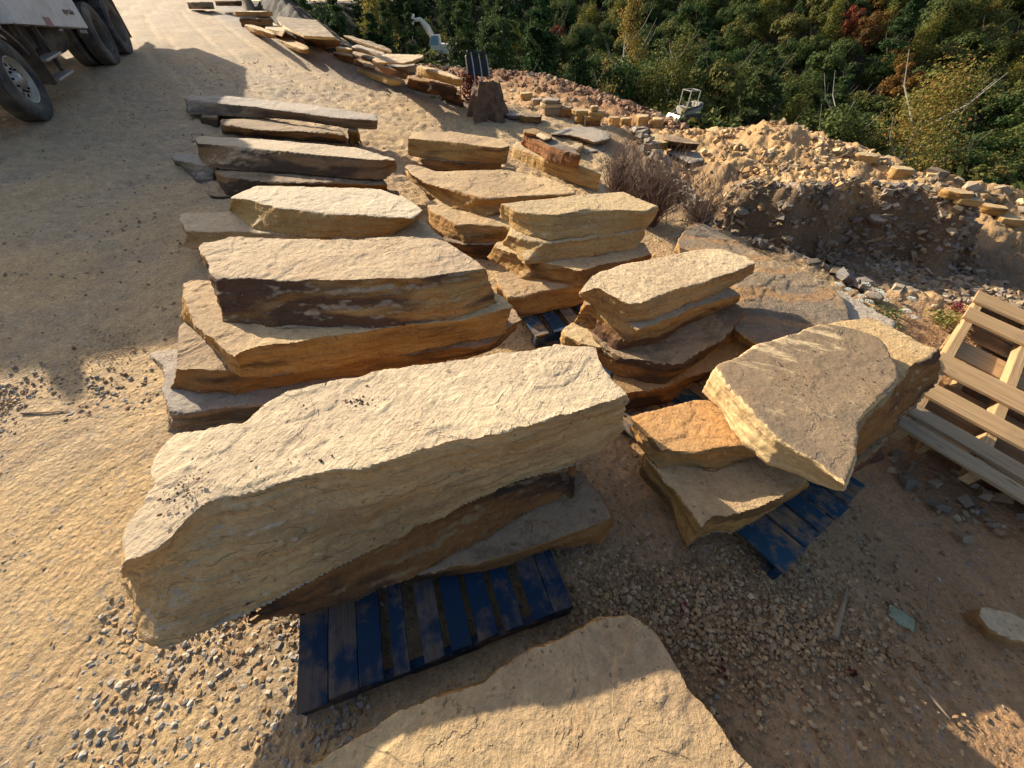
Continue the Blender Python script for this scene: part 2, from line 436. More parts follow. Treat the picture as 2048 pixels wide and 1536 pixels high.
def rotm(n, tilt=math.pi):
    a = RNG.uniform(0, 2 * math.pi, n); t = RNG.uniform(-tilt, tilt, n); c = RNG.uniform(0, 2 * math.pi, n)
    def rz(a):
        M = np.zeros((n, 3, 3)); M[:, 0, 0] = np.cos(a); M[:, 0, 1] = -np.sin(a); M[:, 1, 0] = np.sin(a); M[:, 1, 1] = np.cos(a); M[:, 2, 2] = 1; return M
    M = np.zeros((n, 3, 3)); M[:, 0, 0] = 1; M[:, 1, 1] = np.cos(t); M[:, 1, 2] = -np.sin(t); M[:, 2, 1] = np.sin(t); M[:, 2, 2] = np.cos(t)
    return rz(c) @ M @ rz(a)
def stones(name, pos, size, flat, cols, tilt=.5, boxy=.3, jit=.22):
    n = len(pos); out = []
    nb = int(n * boxy)
    Vs, Fs, Cs = [], [], []; base = 0
    for TV, TF, lo, hi in ((ICO_V, ICO_F, 0, n - nb), (BOX_V, BOX_F, n - nb, n)):
        k = hi - lo
        if k <= 0: continue
        S = np.stack([size[lo:hi] * RNG.uniform(.7, 1.3, k), size[lo:hi] * RNG.uniform(.55, 1.0, k), size[lo:hi] * RNG.uniform(flat * .7, flat * 1.3, k)], 1)
        V = TV[None] * (1 + RNG.uniform(-jit, jit, (k, len(TV), 1))) + RNG.normal(0, jit * .35, (k, len(TV), 3))
        V = V * S[:, None, :]
        V = np.einsum('nij,nvj->nvi', rotm(k, tilt), V) + pos[lo:hi, None, :]
        Vs.append(V.reshape(-1, 3)); Fs.append((TF[None] + (np.arange(k) * len(TV))[:, None, None] + base).reshape(-1, 3))
        Cs.append(np.repeat(cols[lo:hi], len(TV), axis=0)); base += k * len(TV)
    me = me_from(name, np.concatenate(Vs), np.concatenate(Fs))
    add_attr(me, 'tint', np.concatenate(Cs))
    return me
def tint_mat(name, bump=.5, sc=40, rough=.88):
    m_, nt, b = mat_new(name); g = G(nt)
    a = g.n('Attribute', attribute_name='tint'); tc = g.n('TexCoord'); v = tc.outputs['Object']
    n = g.noise(v, sc, 5, .7)
    g.lk(g.mix(1.0, a.outputs['Color'], g.gray(g.rng(n, .3, .7, .78, 1.2)), 'MULTIPLY'), b.inputs['Base Color'])
    g.lk(g.bump(n, .01, bump), b.inputs['Normal']); b.inputs['Roughness'].default_value = rough
    return m_
M_STONES = tint_mat('loose_stone'); M_RUB = tint_mat('rubble_stone', .7, 14)
def zat(x, y): return macro(x, y)[0]
def pick(pal, n, var=.16):
    pal = np.array(pal); c = pal[RNG.integers(0, len(pal), n)]
    return np.clip(c * (1 + RNG.normal(0, var, (n, 1))), .02, .8)
GREYS = [(.38, .34, .28), (.29, .265, .225), (.46, .41, .33), (.24, .22, .19), (.42, .34, .23)]
TANS = [(.38, .245, .12), (.31, .19, .095), (.45, .31, .17), (.24, .155, .085), (.35, .25, .15)]
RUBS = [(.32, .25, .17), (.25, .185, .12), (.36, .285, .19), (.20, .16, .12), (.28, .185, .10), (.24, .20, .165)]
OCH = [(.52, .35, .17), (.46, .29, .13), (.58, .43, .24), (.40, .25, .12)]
def gravel(label, n, box, dens, size, pal, flat=.6, cat='gravel'):
    x = RNG.uniform(box[0], box[1], n); y = RNG.uniform(box[2], box[3], n)
    k = RNG.uniform(0, 1, n) < dens(x, y); x, y = x[k], y[k]; n = len(x)
    s = size[0] + (size[1] - size[0]) * RNG.power(.55, n)
    z = zat(x, y) + s * .12
    me = stones('gravel', np.stack([x, y, z], 1), s, flat, pick(pal, n), .6, .35)
    o = mesh_obj('gravel', me, M_STONES)
    return tag(o, label, cat, kind='stuff')
gravel('grey crushed gravel strewn over the dirt left of the big slab', 24000, (-3.9, -.62, -.45, 2.3),
       lambda x, y: np.clip(.22 + 1.7 * sst(-.05, .5, fbm(P2(x, y, 1.3, 77), 3) + .15 + .25 * np.exp(-((x + 1.9) ** 2 + (y - .9) ** 2) / .8)) * sst(-3.4, -2.2, x + .35 * y), 0, 1) * sst(2.2, 1.6, y), (.004, .019), GREYS + TANS[:3])
gravel('fine grey grit pressed into the dirt at the lower left', 42000, (-3.9, -.5, -.45, 2.6),
       lambda x, y: np.clip(.25 + 1.2 * fbm(P2(x, y, 1.6, 55), 3), .04, 1), (.0018, .0065), GREYS + TANS, .7)
gravel('brown crushed gravel in the shade between the two blue pallets', 24000, (.1, 2.3, -.1, 1.5),
       lambda x, y: np.clip(1.25 * np.exp(-(((x - 1.2) * .75 + (y - .5) * .2) ** 2 / .25 + (y - .52 - .1 * x + .1) ** 2 / .07)) + .9 * np.exp(-((x - .5) ** 2 / .08 + (y - .8) ** 2 / .07)) + .05, 0, 1), (.004, .017), TANS)
gravel('scattered pale stones over the dirt yard and the road', 20000, (-9, 3.2, -.3, 13),
       lambda x, y: np.clip(.45 + .5 * fbm(P2(x, y, 1.1, 5), 2), .05, 1) * (sdist(x, y, E1) < -.3), (.003, .018), TANS + GREYS)
# broken rock on the slopes
def rubble(label, n, box, dens, size, pal, flat, name='rubble', cat='rubble', tilt=.9, mat=None, extra=0.0):
    x = RNG.uniform(box[0], box[1], n); y = RNG.uniform(box[2], box[3], n)
    k = RNG.uniform(0, 1, n) < dens(x, y); x, y = x[k], y[k]; n = len(x)
    s = size[0] + (size[1] - size[0]) * RNG.power(.42, n)
    z = zat(x, y) + s * .05 + .04 + extra * RNG.uniform(0, 1, n)
    me = stones(name, np.stack([x, y, z], 1), s, flat, pick(pal, n), tilt, .6, .25)
    return tag(mesh_obj(name, me, M_RUB), label, cat, kind='stuff')
def d1f(x, y): return sdist(x, y, E1)
def d2f(x, y): return sdist(x, y, E2)
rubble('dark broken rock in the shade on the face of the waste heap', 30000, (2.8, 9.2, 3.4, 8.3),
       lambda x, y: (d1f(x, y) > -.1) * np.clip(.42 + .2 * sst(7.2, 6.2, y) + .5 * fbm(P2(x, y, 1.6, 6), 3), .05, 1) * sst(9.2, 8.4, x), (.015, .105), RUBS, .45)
rubble('grey slab rubble tipped over the yard edge below the stacks', 6500, (2.2, 5.2, 4.9, 9.6),
       lambda x, y: (d1f(x, y) > -.2 - .55 * sst(7.2, 6.2, y)) * (d1f(x, y) < 1.5) * (y > 5.0) * (.6 + .4 * (d1f(x, y) > 0)), (.02, .15), [(.26, .22, .18), (.20, .17, .14), (.30, .25, .19), (.38, .32, .24), (.24, .17, .11)], .35, extra=.15)
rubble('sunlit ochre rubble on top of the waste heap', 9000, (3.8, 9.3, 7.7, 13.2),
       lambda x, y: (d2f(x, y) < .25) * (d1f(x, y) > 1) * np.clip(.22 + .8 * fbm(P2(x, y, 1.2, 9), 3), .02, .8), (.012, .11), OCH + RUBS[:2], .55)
rubble('reddish broken rock on the long earth bank', 9000, (-6, 8.5, 12.5, 30),
       lambda x, y: np.exp(-(np.abs(sdist(x, y, BERM)) / 1.1) ** 2), (.03, .16), [(.28, .15, .08), (.34, .22, .13), (.22, .13, .08), (.42, .32, .2), (.18, .11, .07)], .7)
rubble('pale loose rock along the bench road', 3000, (-2, 14, 9.5, 24),
       lambda x, y: (d1f(x, y) > .8) * (d2f(x, y) < .3) * np.clip(.1 + .9 * sst(.1, .6, fbm(P2(x, y, .7, 15), 3)), 0, 1), (.03, .14), OCH, .6)
rubble('stones along the far edge of the sandy track', 1200, (8.6, 16, 6.5, 11),
       lambda x, y: np.exp(-((d2f(x, y) + .35) / .35) ** 2), (.04, .24), OCH + RUBS[:2], .45, tilt=.3)
rubble('grey stones heaped at the foot of the wooden pallet', 1500, (2.6, 5.6, .6, 3.6),
       lambda x, y: np.exp(-((sdist(x, y, [(2.5, 1.35), (3.6, 1.0), (4.3, .4)])) / .35) ** 2) * .8 + .06, (.015, .06), RUBS, .6)
rubble('flat stones in the gap beyond the tilted grey slab', 4200, (2.4, 6.4, 2.6, 6.4),
       lambda x, y: sst(-.2, .25, d1f(x, y)) * (d1f(x, y) < 1.2), (.02, .10), [(.26, .235, .21), (.31, .27, .22), (.20, .18, .165), (.36, .29, .20)], .35)

# ---------------------------------------------------------------- rock slabs
def resample(pl, n):
    pl = [Vector(p) for p in pl]
    L = [0]
    for a, b in zip(pl[:-1], pl[1:]): L.append(L[-1] + (b - a).length)
    out = []; j = 0
    for k in range(n):
        s = L[-1] * k / (n - 1)
        while j < len(pl) - 2 and L[j + 1] < s: j += 1
        seg = L[j + 1] - L[j]
        out.append(pl[j].lerp(pl[j + 1], (s - L[j]) / seg if seg > 1e-9 else 0))
    return out
SLAB_N = [0]
def slab(label, back, ft, fb, zt, zb, mat, cat='stone slab', group=None, bb=None, tilt=(0, 0), vox=None, rough=1.0, name='flagstone', step=1.0, btilt=None):
    """back: rear outline of the bed face, ft / fb: upper and lower edge of the broken face towards the viewer; zt, zb: heights of the beds"""
    SLAB_N[0] += 1; sd_ = SLAB_N[0] * 13.7
    allp = back + ft
    c0 = sum((at(px, py, zt) for px, py in allp), Vector()) / len(allp)
    def onp(px, py, z0, tl):
        d = ray(px, py)      # plane z = z0 + tl.(xy-c0)
        den = d[2] - tl[0] * d[0] - tl[1] * d[1]
        t = (z0 - CAM_H - tl[0] * c0.x - tl[1] * c0.y) / den
        return Vector((d[0] * t, d[1] * t, CAM_H + d[2] * t))
    bt = tilt if btilt is None else btilt
    T1 = [onp(*p, zt, tilt) for p in back]; T2 = [onp(*p, zt, tilt) for p in ft]
    B2 = [onp(*p, zb, bt) for p in fb]
    size = max((a - b).length for a in T1 + T2 for b in T1 + T2)
    ds = max(.035, size * .03)
    def ln(pl): return sum((b - a).length for a, b in zip(pl[:-1], pl[1:]))
    n2 = max(4, int(max(ln(T2), ln(B2)) / ds)); n1 = max(4, int(ln([T2[-1]] + T1 + [T2[0]]) / ds))
    top2 = resample(T2, n2); bot2 = resample(B2, n2)
    top1 = resample([T2[-1]] + T1 + [T2[0]], n1 + 2)[1:-1]
    th = zt - zb
    if bb:
        bot1 = resample([B2[-1]] + [onp(*p, zb, bt) for p in bb] + [B2[0]], n1 + 2)[1:-1]
    else:
        cx = sum((p for p in top1 + top2), Vector()) / (n1 + n2)
        eL = bot2[-1] - top2[-1]; eR = bot2[0] - top2[0]
        bot1 = []
        for k, p in enumerate(top1):
            f = k / (n1 - 1); q = Vector((p.x, p.y, zb + bt[0] * (p.x - c0.x) + bt[1] * (p.y - c0.y)))
            wL = max(0, 1 - f * 6); wR = max(0, 1 - (1 - f) * 6)
            q.x += eL.x * wL + eR.x * wR; q.y += eL.y * wL + eR.y * wR
            bot1.append(q)
    top = top1 + top2; bot = bot1 + bot2; n = len(top)
    # ragged outline
    tp = np.array(top); bp = np.array(bot)
    for A, o in ((tp, 0), (bp, 5)):
        nn = fbm(A * 5 + sd_ + o, 3); c = A.mean(0)
        dr = A - c; dr[:, 2] = 0; dr /= np.linalg.norm(dr, axis=1)[:, None] + 1e-6
        A += dr * (nn * .014 * min(1.6, size * .8) * rough)[:, None]
    bm = bmesh.new()
    va = [bm.verts.new(p) for p in tp]; vb = [bm.verts.new(p) for p in bp]
    for ring_, vv in ((tp, va), (bp, vb)):
        for tri in tessellate_polygon([[Vector((p[0], p[1], 0)) for p in ring_]]):
            try: bm.faces.new([vv[i] for i in tri])
            except ValueError: pass
    for k in range(n):
        bm.faces.new((va[k], vb[k], vb[(k + 1) % n])); bm.faces.new((va[k], vb[(k + 1) % n], va[(k + 1) % n]))
    bmesh.ops.recalc_face_normals(bm, faces=bm.faces)
    base = Vector((float(tp[:, 0].mean()), float(tp[:, 1].mean()), float(min(bp[:, 2].min(), zb))))
    me = bpy.data.meshes.new(name)
    bmesh.ops.translate(bm, vec=-base, verts=bm.verts)
    bm.to_mesh(me); bm.free()
    o = mesh_obj(name, me, mat, loc=base)
    t = (base - Vector((0, 0, CAM_H))).length
    vx = vox or max(.0105, t * .0034)
    md = o.modifiers.new('r', 'REMESH'); md.mode = 'VOXEL'; md.voxel_size = min(vx, th * .28) if th > 0 else vx; md.adaptivity = 0
    dg = bpy.context.evaluated_depsgraph_get(); dg.update()
    me2 = bpy.data.meshes.new_from_object(o.evaluated_get(dg), depsgraph=dg)
    o.modifiers.clear(); me_old = o.data; o.data = me2; bpy.data.meshes.remove(me_old); me2.name = name
    N = len(me2.vertices)
    co = np.empty(N * 3, np.float32); me2.vertices.foreach_get('co', co); co = co.reshape(-1, 3).astype(float)
    nm = np.empty(N * 3, np.float32); me2.vertex_normals.foreach_get('vector', nm); nm = nm.reshape(-1, 3).astype(float)
    P = co + sd_
    side = np.clip(1.15 - 1.3 * np.abs(nm[:, 2]), 0, 1); topm = np.clip(nm[:, 2], 0, 1)
    k = min(1.0, th / .16) * rough * (1 if t < 4 else .8)
    P_s = P * np.array([2.2, 2.2, 24]); 
    f1 = fbm(P * 3.2, 4); f2 = fbm(P_s, 3); f3 = fbm(P * 11, 3)
    chunk = np.floor(f1 * 3.2) / 3.2
    f4 = fbm(P * 26, 2)
    hm = np.hypot(nm[:, 0], nm[:, 1]); hd = nm[:, :2] / (hm[:, None] + 1e-6)
    facet = np.abs(fbm(P * np.array([2.6, 2.6, 4.5]) + 9, 3))
    lim = min(th * .22, .035)
    ds_ = k * (.012 * chunk + .006 * f1 + .009 * f2 + .007 * f3 + .0035 * f4 - .016 * facet)
    layer = fbm(P * np.array([1.7, 1.7, .6]) + 4, 4)
    stepz = (sst(.30, .32, layer) + sst(.62, .64, layer) - sst(-.48, -.50, layer)) * .0050 * step
    dz_ = topm * (stepz + .0020 * fbm(P * 4, 3) + .0016 * f3 + .0010 * f4) - (nm[:, 2] < 0) * np.abs(nm[:, 2]) * .006 * f1
    edge = np.clip(1 - np.abs(np.abs(nm[:, 2]) - .6) * 2.6, 0, 1)
    dz_ = dz_ - np.sign(nm[:, 2]) * edge * .012 * k * np.clip(f3 * 1.6 + f1 * .8, 0, 1.4)
    co[:, :2] += hd * (np.clip(ds_, -lim, lim) * np.clip(hm * 2.4, 0, 1))[:, None]
    co[:, 2] += dz_
    me2.vertices.foreach_set('co', co.astype(np.float32).ravel())
    me2.polygons.foreach_set('use_smooth', np.ones(len(me2.polygons), bool)); me2.update(); me2.set_sharp_from_angle(angle=.55)
    return tag(o, label, cat, group)

S_PALE = stone('pale_sandstone', (.66, .51, .32), (.52, .385, .24), (.46, .30, .14), ra=.55, da=.15, tr=.16)
S_HUGE = stone('pale_grooved_sandstone', (.66, .53, .35), (.55, .43, .29), (.62, .425, .215), (.34, .175, .05), (.14, .10, .07), ra=.5, da=.22, tr=.14, grain=.22)
S_TAN = stone('tan_sandstone', (.60, .43, .235), (.41, .285, .17), (.48, .28, .10), dark=(.08, .045, .025), ra=.75, da=.42, tr=.35)
S_YEL = stone('yellow_sandstone', (.62, .46, .25), (.48, .36, .22), (.54, .355, .15), ra=.45, da=.12, tr=.15)
S_RUST = stone('rust_stained_sandstone', (.40, .27, .14), (.34, .21, .10), (.29, .135, .05), rust=(.22, .085, .025), dark=(.06, .035, .022), ra=.9, da=.7, tr=.4, td=.25)
S_BAND = stone('dark_banded_sandstone', (.53, .40, .255), (.35, .26, .19), (.46, .29, .12), rust=(.36, .15, .03), dark=(.095, .050, .032), ra=1.0, da=.62, tr=.4, td=.2)
S_BRN = stone('brown_sandstone', (.40, .29, .18), (.31, .22, .14), (.36, .19, .075), dark=(.065, .04, .025), ra=.75, da=.62, tr=.3, td=.4)
S_GREY = stone('grey_bedded_sandstone', (.225, .165, .105), (.29, .21, .13), (.62, .46, .25), rust=(.42, .21, .06), dark=(.12, .10, .085), ra=.3, da=.1, tr=.25, td=.3, scrape=.75, fine=.55)
S_VEIN = stone('grey_orange_veined_sandstone', (.25, .20, .145), (.36, .26, .155), (.52, .34, .15), rust=(.44, .20, .05), dark=(.11, .10, .09), ra=.4, da=.15, tr=.45, td=.35, vein=.5)
S_ORG = stone('orange_sandstone', (.56, .33, .15), (.46, .23, .08), (.42, .27, .12), rust=(.50, .20, .03), ra=.6, da=.45, tr=.75, td=.2)
S_CRUMB = stone('crumbly_rust_sided_stone', (.60, .43, .23), (.50, .32, .14), (.28, .13, .04), rust=(.40, .18, .05), dark=(.07, .04, .025), ra=.8, da=.5, tr=.6)
S_COOL = stone('cool_grey_sandstone', (.46, .38, .29), (.34, .30, .25), (.32, .24, .16), dark=(.09, .07, .06), ra=.4, da=.5, tr=.2, td=.25)
# ---- stack A, the nearest to the camera
slab('huge thick pale slab lying slantwise across the front, topmost on the blue pallet',
     [(232, 1090), (246, 1045), (312, 968), (300, 938), (304, 905), (348, 868), (500, 843), (524, 808), (575, 780), (660, 760), (850, 724), (980, 708), (1120, 690), (1190, 692), (1212, 738)],
     [(1252, 792), (1180, 820), (1100, 842), (960, 882), (800, 917), (640, 950), (480, 987), (430, 994), (380, 1042), (330, 1094), (272, 1122), (238, 1142)],
     [(1244, 872), (1200, 905), (1152, 935), (1040, 965), (900, 1030), (830, 1068), (700, 1130), (600, 1180), (490, 1238), (400, 1272), (322, 1303), (264, 1262), (242, 1180)], .82, .44, S_HUGE, vox=.0095, tilt=(.05, 0), btilt=(0, 0))
slab('rust brown slab wedged just under the huge pale front slab',
     [(480, 1225), (600, 1120), (900, 980), (1130, 915), (1158, 925)],
     [(1140, 905), (1030, 925), (888, 990), (688, 1092), (592, 1148), (484, 1212)],
     [(1146, 990), (1121, 1003), (1059, 1028), (979, 1077), (825, 1159), (736, 1190), (671, 1217), (560, 1240), (494, 1250)], .47, .28, S_RUST, rough=.8)
slab('dark thin slab with an orange edge lying directly on the front blue pallet',
     [(800, 1130), (860, 1060), (1000, 960), (1160, 940), (1190, 975)],
     [(1229, 1038), (1196, 1051), (1114, 1076), (1040, 1108), (900, 1140), (800, 1160)],
     [(1231, 1050), (1216, 1082), (1204, 1095), (1179, 1088), (1104, 1102), (1021, 1136), (984, 1145), (871, 1158), (803, 1172)], .27, .15, S_BRN, rough=.8)
# ---- the slab at the bottom edge
slab('wide tan slab lying low at the bottom edge of the view, half in shadow',
     [(1310, 1256), (1350, 1312), (1400, 1388), (1450, 1442), (1480, 1492), (1530, 1540), (1640, 1700), (1500, 1850), (1000, 1900), (600, 1800), (480, 1640)],
     [(560, 1560), (613, 1532), (688, 1486), (739, 1451), (791, 1425), (876, 1386), (979, 1349), (1047, 1307), (1143, 1266), (1200, 1237), (1254, 1223)],
     [(560, 1590), (640, 1526), (700, 1492), (800, 1436), (890, 1392), (985, 1356), (1055, 1313), (1145, 1275), (1200, 1246), (1250, 1236)], .37, .03, S_TAN, vox=.009, rough=.8)
# ---- stack F, second from the front
slab('long slab with a dark banded front face, topmost of the second stack',
     [(418, 545), (397, 497), (405, 487), (470, 474), (620, 476), (700, 477), (800, 472), (878, 475), (930, 505)],
     [(976, 537), (900, 549), (793, 558), (656, 562), (520, 560), (430, 558)],
     [(999, 608), (930, 634), (775, 655), (690, 661), (632, 656), (553, 661), (519, 651), (447, 645)], .93, .72, S_BAND, vox=.0115)
slab('orange faced slab with a pale left ledge, right under the dark banded slab',
     [(455, 712), (417, 678), (385, 652), (369, 606), (361, 569), (383, 559), (440, 560), (600, 560), (900, 560), (1000, 590)],
     [(1027, 613), (960, 635), (759, 660), (622, 682), (502, 696), (468, 716)],
     [(1018, 668), (980, 677), (793, 714), (656, 738), (519, 760), (485, 757)], .72, .53, S_TAN, bb=[(440, 715), (395, 665), (362, 634), (365, 600), (440, 600), (900, 600), (1000, 630)])
slab('brown slab third down in the second stack, its left end jutting out',
     [(345, 745), (355, 725), (359, 660), (420, 600), (700, 600), (950, 590), (1010, 600)],
     [(1040, 640), (980, 690), (793, 714), (600, 735), (458, 745), (365, 742)],
     [(1036, 662), (985, 708), (800, 742), (588, 773), (471, 789), (407, 793), (359, 779)], .53, .37, S_BRN)
slab('bottom slab of the second stack with a sharp grey point at its left',
     [(345, 822), (331, 791), (324, 736), (294, 705), (330, 699), (400, 690), (600, 680), (950, 690)],
     [(900, 762), (700, 792), (465, 812), (417, 825), (372, 826)],
     [(880, 800), (700, 830), (499, 850), (372, 872), (348, 878)], .37, .06, S_COOL)
# ---- stack G, third
slab('whitish boat shaped slab, topmost of the third stack',
     [(459, 396), (485, 380), (516, 371), (640, 373), (759, 377), (813, 394)],
     [(850, 420), (827, 437), (776, 434), (639, 425), (553, 415), (485, 400)],
     [(842, 436), (824, 450), (786, 473), (700, 477), (622, 477), (499, 459), (463, 425)], .79, .60, stone('whitish_sandstone', (.66, .55, .38), (.58, .47, .33), (.46, .30, .12), ra=.3, da=.08, tr=.08))
slab('pale slab sticking out left from under the whitish boat shaped slab',
     [(372, 462), (357, 436), (362, 424), (461, 423), (700, 420), (830, 430), (861, 453)],
     [(889, 478), (700, 478), (499, 464)],
     [(886, 500), (700, 512), (392, 500)], .60, .45, S_PALE)
slab('lowest dark slab of the third stack, hidden mostly behind the banded slab',
     [(392, 495), (400, 470), (600, 460), (860, 470)], [(890, 500), (700, 512), (410, 505)], [(880, 540), (700, 560), (420, 550)], .45, .22, S_BRN)
# ---- stack L
slab('long rounded beam of stone with a sunlit top and dark front, above its darker slabs',
     [(390, 277), (399, 271), (539, 279), (710, 294), (796, 320)],
     [(793, 322), (768, 322), (591, 305), (470, 292), (393, 288)],
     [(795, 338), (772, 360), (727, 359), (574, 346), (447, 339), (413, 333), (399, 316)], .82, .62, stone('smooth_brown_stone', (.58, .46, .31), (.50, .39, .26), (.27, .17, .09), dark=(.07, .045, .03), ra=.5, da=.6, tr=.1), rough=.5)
slab('dark slab right under the long rounded beam',
     [(428, 345), (426, 338), (600, 335), (770, 355)],
     [(776, 370), (700, 368), (522, 364), (445, 352)],
     [(776, 382), (700, 384), (560, 386), (458, 392)], .60, .44, S_BRN)
slab('weathered block end below the left end of the long rounded beam',
     [(346, 320), (345, 308), (380, 306), (430, 318)], [(436, 330), (400, 328), (358, 322)], [(432, 360), (428, 368), (388, 368), (362, 340)], .60, .44, S_COOL, name='stone_block', cat='stone block')
slab('small stone end peeping out behind the left of the long rounded beam',
     [(371, 270), (380, 266), (420, 268), (440, 280)], [(436, 288), (400, 284), (374, 278)], [(436, 300), (402, 300), (380, 294)], .70, .50, S_COOL, name='stone_block', cat='stone block')
slab('slab at the very bottom beneath the long rounded beam',
     [(400, 380), (410, 366), (700, 362), (800, 380)], [(800, 392), (600, 394), (420, 392)], [(800, 410), (600, 412), (430, 410)], .44, .32, S_BRN)
# ---- stack K
slab('longest grey beam, farthest of the left row, half in the truck shadow',
     [(368, 193), (380, 189), (444, 190), (600, 205), (755, 229)],
     [(756, 240), (680, 236), (574, 222), (437, 205), (369, 198)],
     [(755, 260), (693, 257), (591, 240), (444, 232), (373, 228)], .92, .76, S_COOL, rough=.6)
slab('short dark slab tucked in front under the longest grey beam',
     [(440, 238), (520, 236), (690, 262)], [(694, 271), (600, 262), (522, 260), (443, 250)], [(695, 287), (608, 281), (525, 275), (442, 268)], .76, .61, S_BRN)
slab('little square block holding up the left end of the longest grey beam',
     [(400, 234), (405, 222), (436, 224)], [(438, 236), (402, 234)], [(438, 266), (402, 262)], .76, .56, S_BRN, name='stone_block', cat='stone block')
slab('little pale block holding up the right end of the longest grey beam',
     [(692, 262), (700, 250), (716, 256)], [(718, 264), (694, 262)], [(718, 290), (694, 288)], .76, .50, S_TAN, name='stone_block', cat='stone block')
slab('low slab on the dirt under the longest grey beam, seen between its blocks',
     [(440, 262), (520, 256), (690, 280)], [(696, 290), (600, 285), (443, 272)], [(700, 300), (600, 296), (446, 284)], .60, .50, S_BRN)
# ---- stack M
slab('square cut tan beam, topmost behind the broad middle slab',
     [(815, 275), (822, 264), (900, 262), (1010, 278)], [(1021, 292), (1000, 297), (900, 284), (815, 277)], [(1014, 327), (1006, 328), (930, 324), (841, 317), (816, 311)], .76, .56, S_TAN, rough=.5)
slab('dark slab under the square cut tan beam',
     [(836, 318), (900, 310), (1005, 320)], [(1004, 328), (930, 325), (838, 318)], [(1000, 346), (930, 345), (845, 342)], .56, .42, S_BRN)
slab('lower slab on the dirt behind the broad middle slab',
     [(830, 335), (900, 325), (1030, 335)], [(1030, 345), (930, 350), (835, 345)], [(1030, 365), (930, 370), (840, 365)], .42, .26, S_TAN)
slab('broad dusty slab with a curved brown edge, topmost of the middle stack',
     [(804, 333), (820, 327), (850, 333), (872, 341), (1012, 339), (1060, 347), (1108, 358), (1160, 378)],
     [(1160, 388), (1074, 392), (1020, 397), (974, 400), (916, 384), (851, 369), (826, 352)],
     [(1090, 412), (1040, 420), (998, 427), (971, 436), (903, 416), (858, 392), (822, 366), (806, 338)], .67, .50, S_TAN, bb=[(830, 345), (872, 360), (1012, 365), (1100, 395)])
slab('grey tan slab under the broad dusty slab',
     [(854, 420), (852, 404), (870, 396), (1000, 400), (1080, 420)], [(1040, 462), (1010, 453), (913, 448), (885, 432)], [(1036, 482), (1000, 485), (930, 489), (892, 472)], .50, .36, S_TAN)
slab('dark lowest slab of the middle stack, in the gap beside the banded slab',
     [(880, 478), (895, 460), (1000, 450), (1050, 470)], [(1040, 484), (1000, 487), (930, 491)], [(1030, 522), (990, 524), (930, 516)], .36, .20, S_BRN)
# ---- the slabs right behind
slab('reddish rusty slab lying slantwise on top of a yellow slab',
     [(1046, 272), (1048, 262), (1080, 266), (1150, 296)], [(1163, 311), (1130, 303), (1094, 290), (1047, 270)], [(1161, 335), (1145, 337), (1091, 321), (1043, 290)], .70, .52, stone('reddish_rusty_stone', (.30, .24, .18), (.24, .19, .15), (.34, .15, .06), rust=(.36, .15, .05), ra=.8, da=.4, td=.4))
slab('thin rusty plank of stone standing at the back of the reddish slab',
     [(1046, 258), (1070, 256), (1104, 268)], [(1104, 274), (1070, 268), (1047, 264)], [(1104, 282), (1070, 276), (1048, 271)], .76, .70, S_RUST, rough=.3)
slab('small pale offcut lying on the reddish rusty slab',
     [(1072, 268), (1080, 264), (1100, 272)], [(1102, 277), (1088, 279), (1074, 272)], [(1102, 281), (1088, 283), (1074, 276)], .76, .71, S_PALE, rough=.3)
slab('bright yellow slab beneath the reddish rusty slab',
     [(1024, 291), (1032, 280), (1090, 300), (1190, 340)], [(1204, 348), (1150, 332), (1094, 320), (1060, 305), (1025, 294)], [(1198, 382), (1155, 370), (1115, 358), (1091, 351), (1050, 338), (1020, 330)], .52, .30, S_YEL)
slab('yellow broken slab low down between the tan beam and the yellow slab',
     [(1010, 312), (1020, 305), (1090, 335)], [(1100, 352), (1060, 340), (1012, 322)], [(1100, 372), (1060, 360), (1008, 345)], .34, .24, S_YEL)
slab('flat grey slab in the open behind the reddish rusty slab',
     [(1098, 262), (1150, 252), (1190, 254), (1224, 266)], [(1222, 277), (1190, 284), (1140, 270), (1100, 268)], [(1220, 285), (1190, 292), (1140, 278), (1100, 275)], .52, .40, S_COOL)
slab('bluish grey slab lying lower beside the flat grey slab',
     [(1110, 280), (1150, 272), (1215, 285)], [(1210, 300), (1170, 306), (1115, 288)], [(1208, 310), (1168, 316), (1114, 296)], .40, .28, S_COOL)
slab('small yellow block on the bluish slab behind the reddish slab',
     [(1132, 292), (1150, 286), (1166, 284)], [(1168, 292), (1156, 300), (1136, 298)], [(1168, 302), (1156, 311), (1138, 307)], .48, .36, S_YEL, name='stone_block', cat='stone block')
# ---- stack N
slab('yellow grey slab with a notched face, topmost of the stack on the small blue pallet',
     [(1001, 406), (1060, 399), (1149, 391), (1245, 382), (1290, 400)],
     [(1316, 413), (1293, 423), (1240, 421), (1176, 419), (1115, 431), (1060, 428), (1026, 423), (1004, 410)],
     [(1306, 440), (1296, 458), (1211, 471), (1098, 480), (1060, 474), (1036, 464), (998, 437)], .82, .66, S_YEL)
slab('yellow slab with a bright broken left end, second of its stack by the dry bushes',
     [(1016, 470), (1022, 452), (1150, 435), (1280, 440)], [(1293, 462), (1200, 473), (1098, 485), (1060, 482), (1030, 474)],
     [(1291, 472), (1275, 498), (1142, 519), (1085, 526), (1046, 527), (1015, 492)], .66, .53, S_YEL)
slab('long tan slab with a wavy crack, third of its stack by the dry bushes',
     [(990, 494), (994, 484), (1100, 470), (1290, 485)], [(1307, 510), (1240, 524), (1155, 541), (1090, 526), (1013, 506)],
     [(1302, 528), (1240, 550), (1160, 577), (1105, 565), (1039, 558), (988, 523)], .53, .40, S_TAN)
